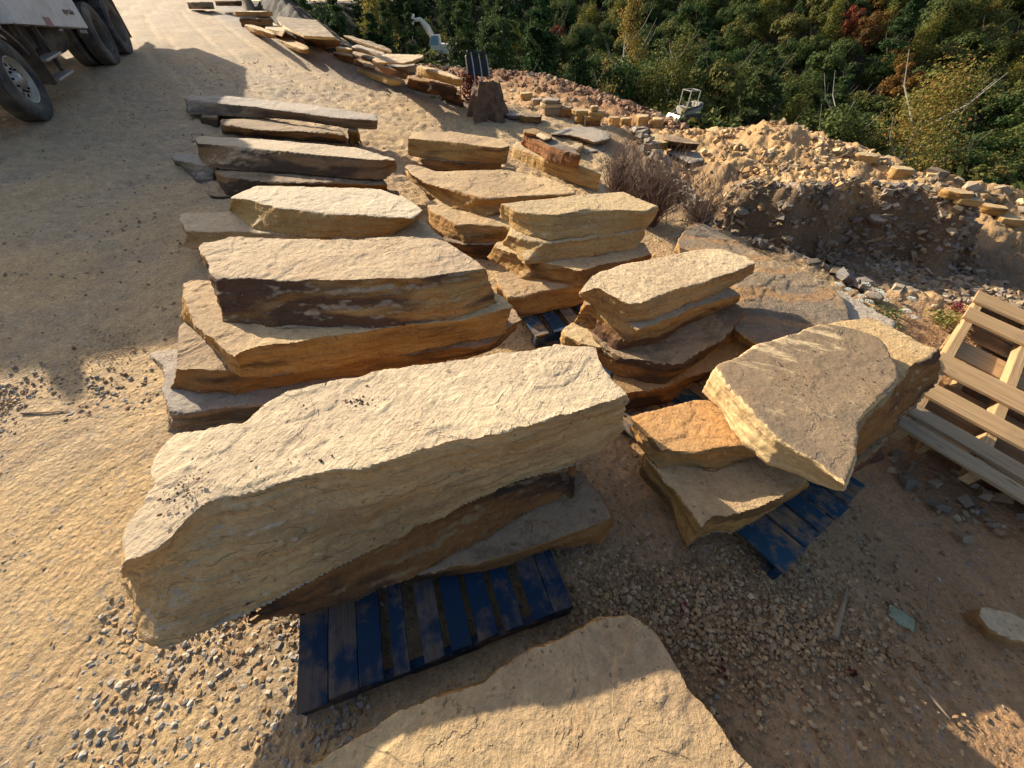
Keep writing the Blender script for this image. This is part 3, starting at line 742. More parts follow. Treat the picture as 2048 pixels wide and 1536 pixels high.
slab('bottom tan slab resting on the small blue pallet',
     [(992, 562), (989, 545), (1100, 530), (1290, 540)], [(1290, 560), (1200, 566), (1156, 573), (1091, 580), (1014, 597)],
     [(1290, 590), (1200, 600), (1160, 610), (1110, 622), (1044, 637), (1020, 625)], .40, .245, S_TAN)
# ---- stack E
slab('thick pale pinkish slab with chipped near end, topmost right of the small blue pallet',
     [(1156, 587), (1166, 566), (1178, 552), (1242, 528), (1330, 510), (1413, 497), (1447, 497), (1490, 512)],
     [(1512, 526), (1464, 549), (1389, 570), (1293, 604), (1263, 608), (1228, 590), (1198, 577), (1161, 590)],
     [(1509, 546), (1447, 580), (1396, 604), (1304, 642), (1252, 647), (1208, 625), (1162, 597)], .78, .63, S_PALE)
slab('dark underside slab with a bright left end, below the thick pinkish slab',
     [(1165, 612), (1172, 590), (1300, 550), (1460, 575)], [(1481, 590), (1400, 615), (1330, 640), (1274, 664), (1225, 630), (1190, 610)],
     [(1478, 607), (1400, 642), (1310, 690), (1228, 703), (1190, 680), (1164, 645)], .63, .45, S_BAND)
slab('brown scalloped slab tapering to the right, third under the pinkish slab',
     [(1180, 680), (1180, 650), (1300, 600), (1460, 600)], [(1494, 621), (1464, 664), (1413, 697), (1366, 732), (1300, 727), (1236, 716)],
     [(1492, 634), (1464, 682), (1413, 714), (1328, 770), (1290, 763), (1234, 752)], .46, .31, S_BRN)
slab('bright yellow broken piece jutting left under the pinkish slab',
     [(1126, 672), (1124, 656), (1146, 643), (1200, 650)], [(1226, 694), (1200, 700), (1160, 690)], [(1232, 714), (1200, 722), (1150, 706)], .45, .31, S_YEL)
slab('rust orange bottom slab of the stack below the pinkish slab',
     [(1215, 775), (1225, 740), (1330, 680), (1480, 660)], [(1512, 695), (1460, 728), (1400, 752), (1324, 777), (1246, 793)],
     [(1510, 706), (1460, 738), (1413, 754), (1331, 810), (1256, 827)], .31, .15, S_RUST)
# ---- stack R
slab('wide grey slab with scraped cream patches and a bright cut left edge',
     [(1430, 731), (1481, 707), (1512, 691), (1587, 663), (1642, 645), (1700, 652), (1762, 673), (1803, 738), (1802, 757), (1772, 786), (1736, 826), (1722, 850), (1716, 918)],
     [(1691, 972), (1632, 923), (1601, 908), (1553, 868), (1485, 803), (1451, 762), (1431, 733)],
     [(1688, 984), (1622, 968), (1587, 948), (1533, 931), (1488, 893), (1440, 824), (1397, 784)], .70, .48, S_GREY, rough=.7, vox=.0105, step=.3)
slab('rough slab with crumbly orange top and rusty right side, just under the wide grey slab',
     [(1560, 760), (1600, 690), (1650, 642), (1745, 631), (1800, 662), (1850, 688)], [(1884, 696), (1852, 716), (1815, 742), (1785, 790), (1740, 840), (1712, 905), (1660, 900)],
     [(1872, 757), (1855, 788), (1820, 825), (1770, 866), (1735, 895), (1712, 914), (1660, 910)], .60, .44, S_CRUMB)
slab('orange topped block poking out left beneath the wide grey slab',
     [(1318, 905), (1290, 870), (1258, 832), (1290, 822), (1398, 796), (1440, 800), (1520, 850)], [(1520, 900), (1488, 893), (1440, 896), (1400, 905), (1348, 904)],
     [(1518, 922), (1470, 936), (1427, 947), (1380, 936), (1348, 935), (1315, 938)], .46, .32, S_ORG, bb=[(1314, 936), (1280, 900), (1254, 860), (1290, 850), (1440, 830), (1520, 880)])
slab('tan slab with a scooped side and sharp point, lying on the right blue pallet',
     [(1402, 1058), (1350, 985), (1292, 918), (1300, 880), (1450, 880), (1600, 900)], [(1617, 964), (1560, 1002), (1510, 1022), (1460, 1040), (1430, 1036)],
     [(1618, 974), (1553, 1020), (1500, 1052), (1462, 1073), (1440, 1068), (1394, 1081)], .32, .16, S_TAN, rough=.8)
slab('dark slab sticking out right on the blue pallet below the rusty side',
     [(1640, 930), (1650, 880), (1740, 840), (1790, 850)], [(1765, 900), (1720, 930), (1680, 955)], [(1764, 914), (1718, 944), (1680, 968)], .40, .16, S_RUST)
# ---- the leaning slabs P
slab('big grey tilted slab with swirling orange veins behind the right stacks',
     [(1352, 483), (1372, 456), (1392, 444), (1412, 448), (1519, 503), (1622, 553), (1668, 575), (1690, 600)],
     [(1700, 640), (1640, 665), (1580, 675), (1530, 700), (1470, 660), (1400, 560), (1365, 510)],
     [(1700, 655), (1640, 680), (1575, 700), (1520, 720), (1460, 690), (1390, 590), (1356, 512)], .44, .22, S_VEIN, tilt=(-.05, .03), rough=.7, step=1.6)
slab('smooth brownish slab with a rounded right end beyond the veined grey slab',
     [(1600, 590), (1650, 563), (1672, 575), (1730, 605), (1795, 643)],
     [(1788, 662), (1745, 652), (1690, 665), (1620, 660), (1585, 620)],
     [(1786, 672), (1745, 664), (1690, 680), (1620, 680), (1585, 640)], .34, .14, S_COOL, rough=.7)
# ---- far slab row along the road (heights from the land)
def gslab(label, back, ft, fb, lift, thick, mat, **kw):
    mid = fb[len(fb) // 2]; p = atg(mid[0], mid[1], lift)
    for k in range(1, 60):       # the bed lies where its near edge stands right above the foot
        h = p.z + .012 * k - CAM_H; dep = CT * p.y - ST * h
        u, v = 1024 + F_PX * p.x / dep, 768 - F_PX * (ST * p.y + CT * h) / dep
        e = sorted(ft); j = 0
        while j < len(e) - 2 and e[j + 1][0] < u: j += 1
        f = min(1, max(0, (u - e[j][0]) / (e[j + 1][0] - e[j][0] + 1e-6))); yl = e[j][1] * (1 - f) + e[j + 1][1] * f
        if v <= yl: thick = max(.05, .012 * k); break
    return slab(label, back, ft, fb, p.z + thick, p.z, mat, **kw)
def rowslab(label, px, py, L, W, T, yaw, lift, mat, tilt=0.0, roll=0.0, grp=None, name='flagstone', cat='stone slab', sd=0):
    """a slab or block standing where a place of the picture meets the land"""
    p = atg(px, py)
    sc_ = (CT * p.y + ST * (CAM_H - p.z)) / F_PX; L *= sc_; W *= sc_; T *= sc_; lift *= sc_
    rnd = random.Random(sd * 7 + int(px))
    n = 9; pts = []
    for k in range(n):
        a = k / n * 2 * math.pi + rnd.uniform(-.2, .2); c, s = math.cos(a), math.sin(a)
        q = 5.0; r = (abs(c) ** q + abs(s) ** q) ** (-1 / q)
        pts.append((c * r * L / 2 * rnd.uniform(.9, 1.06), s * r * W / 2 * rnd.uniform(.88, 1.08)))
    bm = bmesh.new()
    va = [bm.verts.new((x, y, T)) for x, y in pts]; vb = [bm.verts.new((x * rnd.uniform(.9, 1.04), y * rnd.uniform(.9, 1.04), 0)) for x, y in pts]
    bm.faces.new(va); bm.faces.new(vb[::-1])
    for k in range(n): bm.faces.new((va[k], vb[k], vb[(k + 1) % n], va[(k + 1) % n]))
    bmesh.ops.recalc_face_normals(bm, faces=bm.faces)
    me = bpy.data.meshes.new(name); bm.to_mesh(me); bm.free()
    o = mesh_obj(name, me, mat, loc=(p.x, p.y, gz(p.x, p.y) + lift), rot=(roll, tilt, math.radians(yaw)))
    md = o.modifiers.new('r', 'REMESH'); md.mode = 'VOXEL'; md.voxel_size = max(.02, min(.035, T * .25)); md.adaptivity = 0
    dg = bpy.context.evaluated_depsgraph_get(); dg.update()
    me2 = bpy.data.meshes.new_from_object(o.evaluated_get(dg), depsgraph=dg); o.modifiers.clear(); o.data = me2; me2.name = name
    N = len(me2.vertices); co = np.empty(N * 3, np.float32); me2.vertices.foreach_get('co', co); co = co.reshape(-1, 3).astype(float)
    nm = np.empty(N * 3, np.float32); me2.vertex_normals.foreach_get('vector', nm); nm = nm.reshape(-1, 3).astype(float)
    P = co + px * .37
    d = (1 - np.abs(nm[:, 2])) * (.03 * fbm(P * 3, 4) + .015 * fbm(P * np.array([2, 2, 20]), 3)) + np.abs(nm[:, 2]) * .008 * fbm(P * 3, 3)
    co += nm * np.clip(d, -T * .2, T * .2)[:, None]
    me2.vertices.foreach_set('co', co.astype(np.float32).ravel()); me2.polygons.foreach_set('use_smooth', np.ones(len(me2.polygons), bool)); me2.update()
    return tag(o, label, cat, grp)
# ---- the far row beside the road
ROWG = 'slabs and blocks in the row along the far road edge'
rowslab('pale bluish slab at the very far upper end of the roadside row', 404, 22, 66, 36, 10, -35, 3, S_COOL, sd=1)
rowslab('thin dark slab next after the pale bluish one in the roadside row', 462, 26, 62, 30, 7, -30, 10, S_BRN, sd=2)
rowslab('sunlit curved flat slab lying high in the roadside row, left of the large tilted sheet', 512, 52, 90, 50, 7, -22, 14, S_PALE, sd=3)
rowslab('dark block under the sunlit curved flat slab in the roadside row', 515, 55, 70, 40, 14, -28, 0, S_BRN, sd=4)
gslab('long low crumbly block at the road edge below the sunlit curved slab', [(460, 40), (468, 38), (500, 46), (548, 62)], [(552, 68), (540, 66), (500, 53), (459, 42)], [(552, 78), (540, 77), (500, 66), (459, 50)], 0, .26, S_TAN, rough=1.2)
gslab('white faced block leaning behind the low crumbly block at the road edge', [(528, 46), (545, 44), (573, 58)], [(572, 62), (550, 60), (530, 56)], [(565, 74), (545, 68), (530, 62)], .12, .30, S_PALE)
gslab('large grey sheet of rock lying tilted in the roadside row', [(556, 42), (554, 35), (558, 32), (590, 36), (633, 40), (652, 56), (668, 71)], [(671, 74), (640, 73), (610, 71), (586, 62), (568, 52)], [(671, 80), (640, 79), (610, 77), (586, 67), (566, 57)], .55, .10, S_GREY, rough=.6)
gslab('reddish brown block under the right of the large grey sheet', [(606, 76), (620, 72), (670, 74)], [(681, 78), (640, 80), (606, 77)], [(681, 94), (650, 98), (607, 89)], .10, .35, S_RUST)
gslab('yellow block at the road edge below the large grey sheet', [(549, 74), (560, 71), (590, 80), (617, 91)], [(619, 97), (605, 99), (575, 86), (548, 77)], [(618, 108), (601, 107), (575, 97), (549, 84)], 0, .26, S_YEL)
gslab('small yellow faced block at the left end of the thin slab pile', [(671, 93), (680, 92), (703, 96)], [(706, 99), (690, 98), (671, 95)], [(706, 107), (690, 106), (673, 103)], .30, .2, S_YEL)
gslab('brown block below the small yellow faced block', [(664, 104), (680, 102), (705, 108)], [(708, 113), (690, 110), (664, 105)], [(706, 126), (685, 122), (665, 114)], 0, .3, S_RUST)
gslab('lowest thin slab of the leaning thin slab pile', [(704, 103), (715, 100), (760, 112)], [(756, 124), (735, 118), (704, 106)], [(752, 132), (732, 126), (704, 112)], .22, .16, S_BRN, rough=.5)
gslab('middle thin slab of the leaning thin slab pile', [(703, 92), (715, 88), (770, 104)], [(772, 110), (740, 101), (703, 94)], [(768, 119), (738, 110), (704, 101)], .48, .14, S_COOL, rough=.5)
gslab('long thin top slab of the leaning thin slab pile', [(686, 70), (700, 71), (745, 84), (782, 98)], [(784, 103), (760, 97), (720, 84), (688, 72)], [(784, 108), (758, 102), (718, 88), (690, 75)], .78, .07, S_GREY, rough=.4)
gslab('pale flat slab set like a table top over the roadside row', [(744, 119), (754, 112), (768, 108), (800, 108), (826, 109), (848, 111)], [(842, 117), (826, 123), (807, 126), (754, 124)], [(842, 121), (826, 128), (807, 130), (754, 128)], .70, .07, S_PALE, rough=.4)
gslab('dark broken block carrying the pale table top slab', [(770, 130), (780, 122), (828, 120)], [(832, 130), (810, 134), (776, 134)], [(832, 150), (812, 152), (780, 148)], .25, .4, S_COOL)
gslab('long brown beam lying over a yellow block at the road edge', [(706, 119), (715, 116), (770, 130), (818, 148)], [(820, 152), (808, 146), (760, 131), (708, 120)], [(812, 160), (780, 152), (746, 141), (711, 132)], .24, .24, S_RUST, rough=.7)
gslab('yellow block under the long brown beam at the road edge', [(713, 134), (725, 132), (770, 145), (806, 158)], [(806, 161), (783, 157), (735, 142), (713, 135)], [(802, 172), (783, 172), (740, 158), (714, 148)], 0, .24, S_YEL)
gslab('long tan beam with a flat pale top, highest near the black steel forks', [(833, 130), (846, 130), (880, 138), (908, 147)], [(929, 157), (912, 156), (886, 148), (834, 132)], [(926, 175), (910, 172), (863, 159), (834, 152)], .36, .30, S_YEL, rough=.7)
gslab('brown split block below the long tan beam near the black steel forks', [(817, 156), (830, 153), (900, 168)], [(918, 177), (863, 163), (817, 157)], [(922, 194), (880, 192), (847, 188), (814, 176)], .10, .28, S_RUST)
gslab('ground level block at the right end of the row near the black steel forks', [(878, 188), (890, 186), (920, 192)], [(927, 197), (900, 193), (878, 189)], [(932, 217), (905, 212), (882, 200)], -.02, .25, S_RUST)
# ---- small stacks on the bench road
rowslab('bright yellow cube of stone alone on the bench road', 1052, 204, 24, 20, 15, 20, 0, S_YEL, sd=21, name='stone_block', cat='stone block')
rowslab('dark broken block right of the bright yellow cube', 1074, 211, 24, 20, 11, -20, 0, S_COOL, sd=22, name='stone_block', cat='stone block')
rowslab('lowest slab of the grey stack on the bench road', 1103, 230, 40, 36, 12, -15, 0, S_COOL, sd=23)
rowslab('middle slab of the grey stack on the bench road', 1102, 230, 44, 34, 7, -5, 12.5, S_GREY, sd=24)
rowslab('top slab of the grey stack on the bench road', 1101, 230, 36, 30, 6, -25, 20, S_COOL, sd=25)
rowslab('rough dark block close right of the grey stack on the bench', 1131, 233, 28, 24, 16, -10, 0, S_BRN, sd=26, name='stone_block', cat='stone block')
rowslab('flat pale slab laid like a lintel on the bench stack', 1162, 246, 42, 26, 8, -12, 14, S_YEL, sd=27)
rowslab('square block under the left end of the pale lintel slab', 1158, 247, 18, 18, 14, 0, 0, S_TAN, sd=28, name='stone_block', cat='stone block')
rowslab('bottom slab of the tall tan stack on the bench', 1186, 252, 34, 26, 9, -15, 0, S_RUST, sd=29)
rowslab('second slab of the tall tan stack on the bench', 1187, 252, 32, 26, 8, -10, 9.3, S_TAN, sd=30)
rowslab('third slab of the tall tan stack on the bench', 1189, 252, 30, 24, 7, -20, 17.6, S_YEL, sd=31)
rowslab('small top block of the tall tan stack on the bench', 1185, 252, 18, 17, 8, -5, 25, S_PALE, sd=32, name='stone_block', cat='stone block')
rowslab('low dark slab lying behind the stump at the yard edge', 1062, 243, 50, 30, 10, -15, 0, S_BRN, sd=33)
rowslab('thin weathered slab in front of the bench road beside the stump', 1030, 236, 44, 26, 6, -10, 0, S_COOL, sd=34)
for i, (px, py, s, lb) in enumerate([(1226, 254, 24, 'leftmost of four bright yellow boulders at the end of the bench'), (1250, 254, 22, 'second of four bright yellow boulders, slightly smaller'), (1280, 258, 32, 'largest of four bright yellow boulders at the end of the bench'), (1312, 258, 26, 'rightmost of four bright yellow boulders, dark side turned to the track')]):
    rowslab(lb, px, py, s, s * .8, s * .7, 30 * i, 0, S_YEL, sd=40 + i, name='boulder', cat='boulder', grp='yellow boulders at the end of the bench')
# ---- slabs lying on the grey rubble at the yard edge
slab('yellow boulder like slab on the left of the rubble edge pile', [(1262, 276), (1266, 268), (1310, 266), (1336, 272)], [(1340, 284), (1300, 290), (1264, 286)], [(1336, 300), (1296, 302), (1268, 296)], .34, .16, S_YEL)
slab('flat pale topped slab with a dark brown face on the rubble edge pile', [(1322, 274), (1326, 268), (1360, 272), (1400, 284)], [(1401, 288), (1380, 288), (1350, 284), (1326, 280)], [(1390, 303), (1370, 304), (1345, 300), (1330, 296)], .36, .18, S_BRN)
slab('layered grey slab beneath the flat pale topped slab on the rubble edge', [(1334, 300), (1350, 296), (1400, 304)], [(1410, 320), (1380, 326), (1336, 306)], [(1408, 332), (1378, 338), (1338, 316)], .18, .02, S_COOL)
slab('grey brown slab low on the rubble edge beside the dry bush', [(1302, 312), (1310, 306), (1340, 310)], [(1345, 322), (1325, 328), (1303, 322)], [(1342, 338), (1322, 342), (1304, 334)], .16, -.04, S_COOL)
slab('small bright slab peeping out above the dry bush', [(1276, 302), (1284, 298), (1300, 304)], [(1302, 310), (1290, 312), (1278, 308)], [(1300, 318), (1290, 320), (1280, 315)], .18, .04, S_PALE)
# ---- big blocks on the far rim of the waste heap and the track
for i, (px, py, L, W, T, yaw, lb) in enumerate([(1725, 326, 40, 28, 16, -30, 'pale squared rock on the heap rim near the yellow green tree'), (1748, 334, 20, 16, 10, 10, 'small rock right beside the pale squared rock on the heap rim'),
        (1795, 354, 42, 30, 18, -20, 'ochre rock with a dark top on the heap rim below the yellow green tree'), (1905, 396, 50, 36, 14, -35, 'broad flat rock at the start of the track rim'),
        (1932, 410, 46, 24, 11, -25, 'long low rock leaning on the track rim'), (1975, 428, 48, 28, 16, -30, 'pale long block on the track rim near the bushes'), (2015, 446, 44, 30, 12, -20, 'rightmost pale rock on the track rim')]):
    rowslab(lb, px, py, L, W, T, yaw, -1, (S_YEL, S_TAN)[i % 2], sd=60 + i, name='rock', cat='rock')
# ---- rock on the ground, lower right corner
slab('pale pointed rock on the brown earth at the right edge of the view', [(1950, 1232), (1956, 1212), (1975, 1211), (2020, 1222), (2080, 1260)], [(2070, 1292), (2020, 1282), (1975, 1262)], [(2066, 1306), (2010, 1298), (1965, 1276)], -.10, -.22, S_PALE, name='rock', cat='rock', rough=.5)
# larger individual stones on the shaded rock face
for i, (px, py, L, yaw, lb) in enumerate([(1570, 420, 24, 20, 'pale stone high in the dark rock face below the sunlit heap'), (1745, 452, 30, -30, 'greenish pale stone in the middle of the dark rock face'), (1662, 494, 22, 50, 'grey five sided stone left of the middle of the dark face'),
        (1790, 548, 24, 15, 'grey upright stone right above the white flowers'), (1738, 600, 34, -15, 'smooth grey upright stone just behind the white flowers'), (1480, 436, 24, 0, 'flat whitish stone on the dark ground among dry stalks'), (1850, 552, 26, 70, 'grey block low in the rock face above the wooden pallet')]):
    rowslab(lb, px, py, L, L * .7, L * .4, yaw, 0, S_COOL, sd=80 + i, roll=.35, name='rock', cat='rock')

# ---------------------------------------------------------------- pallets
def wood_mat(name, base, paint=None, wear=.5, dirt=(.10, .075, .05)):
    m, nt, b = mat_new(name); g = G(nt); v = g.coord()
    s = g.scl(v, (2.0, 45, 45)); n = g.noise(s, 1.0, 6, .65, .5); n2 = g.noise(v, 3.2, 7, .65); n3 = g.noise(v, 22, 4, .6)
    c = g.mix(g.rng(n, .35, .68), base, (base[0] * .62, base[1] * .56, base[2] * .5))
    if paint:
        c = g.mix(g.rng(g.mul(n2, g.mul(n3, .35), 'ADD'), wear, wear + .13, 1.0, 0.0), c, paint)
    c = g.mix(g.mul(g.rng(n2, .55, .75), .4), c, dirt)
    kn = g.vor(g.scl(v, (3, 9, 9)), 1.0); c = g.mix(g.mul(g.rng(kn.outputs['Distance'], .07, .14, 1, 0), .6), c, (base[0] * .3, base[1] * .25, base[2] * .2))
    g.lk(c, b.inputs['Base Color']); g.lk(g.bump(n, .004, .7), b.inputs['Normal']); b.inputs['Roughness'].default_value = .8
    return m
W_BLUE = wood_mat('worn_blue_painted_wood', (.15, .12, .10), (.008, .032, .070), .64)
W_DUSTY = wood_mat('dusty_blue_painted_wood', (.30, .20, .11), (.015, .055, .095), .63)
W_RAW = wood_mat('raw_yellow_wood', (.52, .345, .175))
W_SHADED = wood_mat('shade_toned_raw_wood', (.42, .31, .19))  # raw wood again in a darker, greyer tone that paints its shade
M_EDGE = wood_mat('faded_teal_painted_wood', (.16, .17, .14), (.02, .12, .16), .72)
def plank(name, L, W, T, mat, parent, loc, yaw=0.0, tilt=0.0, sd=0):
    """a board, long axis X, a little bowed, chipped at the ends"""
    rnd = random.Random(sd); bm = bmesh.new(); nx = 10
    rows = []
    for i in range(nx + 1):
        x = -L / 2 + L * i / nx; row = []
        for (yy, zz) in ((-1, -1), (1, -1), (1, 1), (-1, 1)):
            e = rnd.uniform(-.006, .006) if i in (0, nx) else 0
            row.append(bm.verts.new((x + e, yy * W / 2 + rnd.uniform(-.0015, .0015), zz * T / 2 + rnd.uniform(-.001, .001) + .003 * math.sin(i * .7 + sd))))
        rows.append(row)
    for A, B in zip(rows[:-1], rows[1:]):
        for k in range(4): bm.faces.new((A[k], A[(k + 1) % 4], B[(k + 1) % 4], B[k]))
    bm.faces.new(rows[0]); bm.faces.new(rows[-1][::-1])
    bmesh.ops.recalc_face_normals(bm, faces=bm.faces)
    es = [e for e in bm.edges if e.is_manifold and e.calc_face_angle(0) > 1.0]
    bmesh.ops.bevel(bm, geom=es, offset=.0022, segments=1, affect='EDGES')
    me = bpy.data.meshes.new(name); bm.to_mesh(me); bm.free()
    return mesh_obj(name, me, mat, parent, loc, (0, tilt, yaw))
def pallet(label, corner, ang, L, W, z0, boards, mats, mstr, under=True, sd=0, H=.14, nstr=3):
    """corner: ground corner, local X along the board-end edge, local Y along the boards"""
    r = empty('pallet', (corner[0], corner[1], z0), (0, 0, ang)); tag(r, label, 'pallet')
    rnd = random.Random(sd)
    for k, (a, b) in enumerate(boards):
        plank('deck_board', W, (b - a) * L, .018, mats[k % len(mats)], r, ((a + b) / 2 * L, W / 2 + rnd.uniform(-.006, .006), H - .009 + rnd.uniform(0, .001)), math.pi / 2, 0, sd * 31 + k)
    for k in range(nstr):
        y = .02 + (W - .04) * k / (nstr - 1)
        pts = [(0, 0), (.17 * L, 0), (.19 * L, .035), (.36 * L, .035), (.38 * L, 0), (.62 * L, 0), (.64 * L, .035), (.81 * L, .035), (.83 * L, 0), (L, 0), (L, .0885), (0, .0885)]
        m = MB().prism(pts, 'y', -.019, .019, .002); m.build('stringer', mstr, r, loc=(0, y, .018))
    if under:
        for k, a in enumerate((.0, .42, .87)):
            plank('bottom_board', W, .12 * L, .016, mats[(k + 1) % len(mats)], r, ((a + .06) * L, W / 2, .008), math.pi / 2, 0, sd * 17 + k)
    return r
pA, pB = at(591, 1427, .16), at(1146, 1213, .16)
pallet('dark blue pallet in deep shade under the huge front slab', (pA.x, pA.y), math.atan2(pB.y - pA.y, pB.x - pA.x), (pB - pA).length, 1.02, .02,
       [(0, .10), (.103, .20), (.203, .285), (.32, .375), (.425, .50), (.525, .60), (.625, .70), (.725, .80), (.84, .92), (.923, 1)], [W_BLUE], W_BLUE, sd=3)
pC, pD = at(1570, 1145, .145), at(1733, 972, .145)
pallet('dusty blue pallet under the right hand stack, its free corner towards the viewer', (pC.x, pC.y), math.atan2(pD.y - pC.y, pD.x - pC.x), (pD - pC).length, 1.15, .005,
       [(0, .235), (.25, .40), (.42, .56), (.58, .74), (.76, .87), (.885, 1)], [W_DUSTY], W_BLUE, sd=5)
pE, pF = at(1071, 672, .235), at(1176, 648, .235)
pallet('small dark blue pallet corner showing between the stacks', (pE.x, pE.y), math.atan2(pF.y - pE.y, pF.x - pE.x), 1.2, 1.0, .095,
       [(0, .10), (.14, .24), (.28, .37), (.41, .5), (.55, .64), (.68, .77), (.81, .9), (.92, 1)], [W_DUSTY, W_BLUE], W_BLUE, sd=7)
pG = at(1262, 838, .14)
pallet('hidden dark pallet under the rust orange bottom slab', (pG.x, pG.y), math.radians(33), 1.25, 1.0, .0,
       [(0, .09), (.13, .22), (.26, .35), (.39, .48), (.52, .6), (.64, .73), (.77, .86), (.9, 1)], [W_BLUE], W_BLUE, sd=9)
# the long raw wooden skid on the right
p0 = at(1959, 581, .16)
ax = Vector((-.765, -.644, 0)).normalized(); bx = Vector((.655, -.745, -.11)).normalized(); bx = (bx - ax * bx.dot(ax)).normalized(); zx = bx.cross(ax) * -1
if zx.z < 0: zx = -zx
R = Matrix((ax, bx, ax.cross(bx))).transposed()
up = 1.0
if (R @ Vector((0, 0, 1))).z < 0: up = -1.0
wr = empty('pallet', p0, R.to_euler()); tag(wr, 'long raw yellow wooden pallet with wide gaps at the right edge', 'pallet')
def wpart(name, a0, a1, b0, b1, z, T, mat, sd, along='b'):
    L, W = ((b1 - b0), (a1 - a0)) if along == 'b' else ((a1 - a0), (b1 - b0))
    return plank(name, L, W, T, mat, wr, ((a0 + a1) / 2, (b0 + b1) / 2, up * z), math.pi / 2 if along == 'b' else 0, 0, sd)
for k, (a0, a1, m) in enumerate([(0, .26, W_RAW), (.42, .66, W_RAW), (1.40, 1.67, W_RAW), (1.88, 2.08, W_RAW), (2.24, 2.38, W_SHADED), (2.44, 2.57, W_SHADED)]):
    wpart('deck_board', a0, a1, 0, 1.75, -.012, .022, m, 40 + k)
for k, b in enumerate((.06, .46, 1.05, 1.60)):
    wpart('stringer', .02, 2.55, b - .03, b + .03, -.070, .09, W_RAW, 60 + k, 'a')
for k, (a0, a1) in enumerate([(.10, .26), (.82, 1.12), (1.80, 2.02), (2.12, 2.25)]):
    wpart('bottom_board', a0, a1, .02, 1.7, -.127, .018, W_RAW, 70 + k)
wr2 = empty('pallet', p0 + ax * .22 + bx * .18 - ax.cross(bx) * up * .150, R.to_euler()); tag(wr2, 'second raw wooden pallet lying just beneath the long raw pallet', 'pallet'); wr = wr2
for k, (a0, a1) in enumerate([(.02, .16), (.30, .42), (.60, .82), (.98, 1.14), (1.30, 1.44), (1.62, 1.84), (1.98, 2.10)]):
    wpart('deck_board', a0, a1, 0, 1.7, -.010, .018, W_RAW if k % 3 else W_SHADED, 90 + k)
for k, b in enumerate((.08, .80, 1.62)): wpart('stringer', .0, 2.12, b - .02, b + .02, -.065, .085, W_RAW, 110 + k, 'a')
# ---------------------------------------------------------------- plain materials
def flat_mat(name, col, rough=.6, metal=0.0, var=.12, sc=12, dirt=None, da=.4, bump=.2, spec=.3):
    m, nt, b = mat_new(name); g = G(nt); v = g.coord()
    n = g.noise(v, sc, 6, .65); n2 = g.noise(v, 2.2, 7, .65)
    c = g.mix(1.0, col, g.gray(g.rng(n, .3, .7, 1 - var, 1 + var)), 'MULTIPLY')
    if dirt: c = g.mix(g.mul(g.rng(n2, .38, .66), da), c, dirt)
    g.lk(c, b.inputs['Base Color']); b.inputs['Roughness'].default_value = rough; b.inputs['Metallic'].default_value = metal
    b.inputs['Specular IOR Level'].default_value = spec
    g.lk(g.bump(n, .003, bump), b.inputs['Normal'])
    return m
DUST = (.34, .26, .17)
T_WHITE = flat_mat('dusty_white_paint', (.68, .68, .66), .45, dirt=DUST, da=.35)
T_BLACK = flat_mat('black_frame_paint', (.03, .03, .032), .6, dirt=DUST, da=.45)
T_TYRE = flat_mat('dusty_tyre_rubber', (.045, .045, .047), .85, dirt=(.26, .22, .17), da=.75, sc=30)
T_RIM = flat_mat('dusty_pale_wheel_steel', (.50, .47, .40), .5, .3, dirt=DUST, da=.5)
T_DARK = flat_mat('dark_recess', (.015, .015, .015), .9)
T_ALU = flat_mat('dusty_aluminium', (.42, .42, .40), .45, .6, dirt=DUST, da=.4)
T_GLASS = flat_mat('dark_cab_glass', (.02, .03, .04), .08, spec=.6)
T_ORANGE = flat_mat('brown_mud_flap', (.20, .10, .05), .8, dirt=DUST, da=.4)

# ---------------------------------------------------------------- truck
YAW = math.atan2(-.93, .36)
tk = empty('truck', (-7.62, 7.66, gz(-7.62, 7.66) - .01), (0, math.radians(4.4), YAW))
tag(tk, 'big white dusty truck parked on the road in the upper left corner', 'truck')
RT = .525
def wheel(name, x, y0, w, front):
    """tyre between y0-w and y0, axle along Y"""
    M = Matrix.Translation((x, y0 - w / 2, RT)) @ Matrix.Rotation(math.pi / 2, 4, 'X')
    hw = w / 2
    prof = [(.29, -hw * .72), (.31, -hw * .92), (.40, -hw * 1.0), (.47, -hw * .98), (.505, -hw * .90), (.522, -hw * .80)]
    for k in range(5):
        c = -hw * .62 + k * hw * .31
        prof += [(.525, c - hw * .11), (.525, c + hw * .07), (.512, c + hw * .09), (.512, c + hw * .17)]
    prof += [(.524, hw * .80), (.505, hw * .90), (.47, hw * .98), (.40, hw * 1.0), (.31, hw * .92), (.29, hw * .72)]
    t = MB().lathe(prof, 72, M).build(name, T_TYRE, tk, True)
    if name == 'wheel': return t
    return t
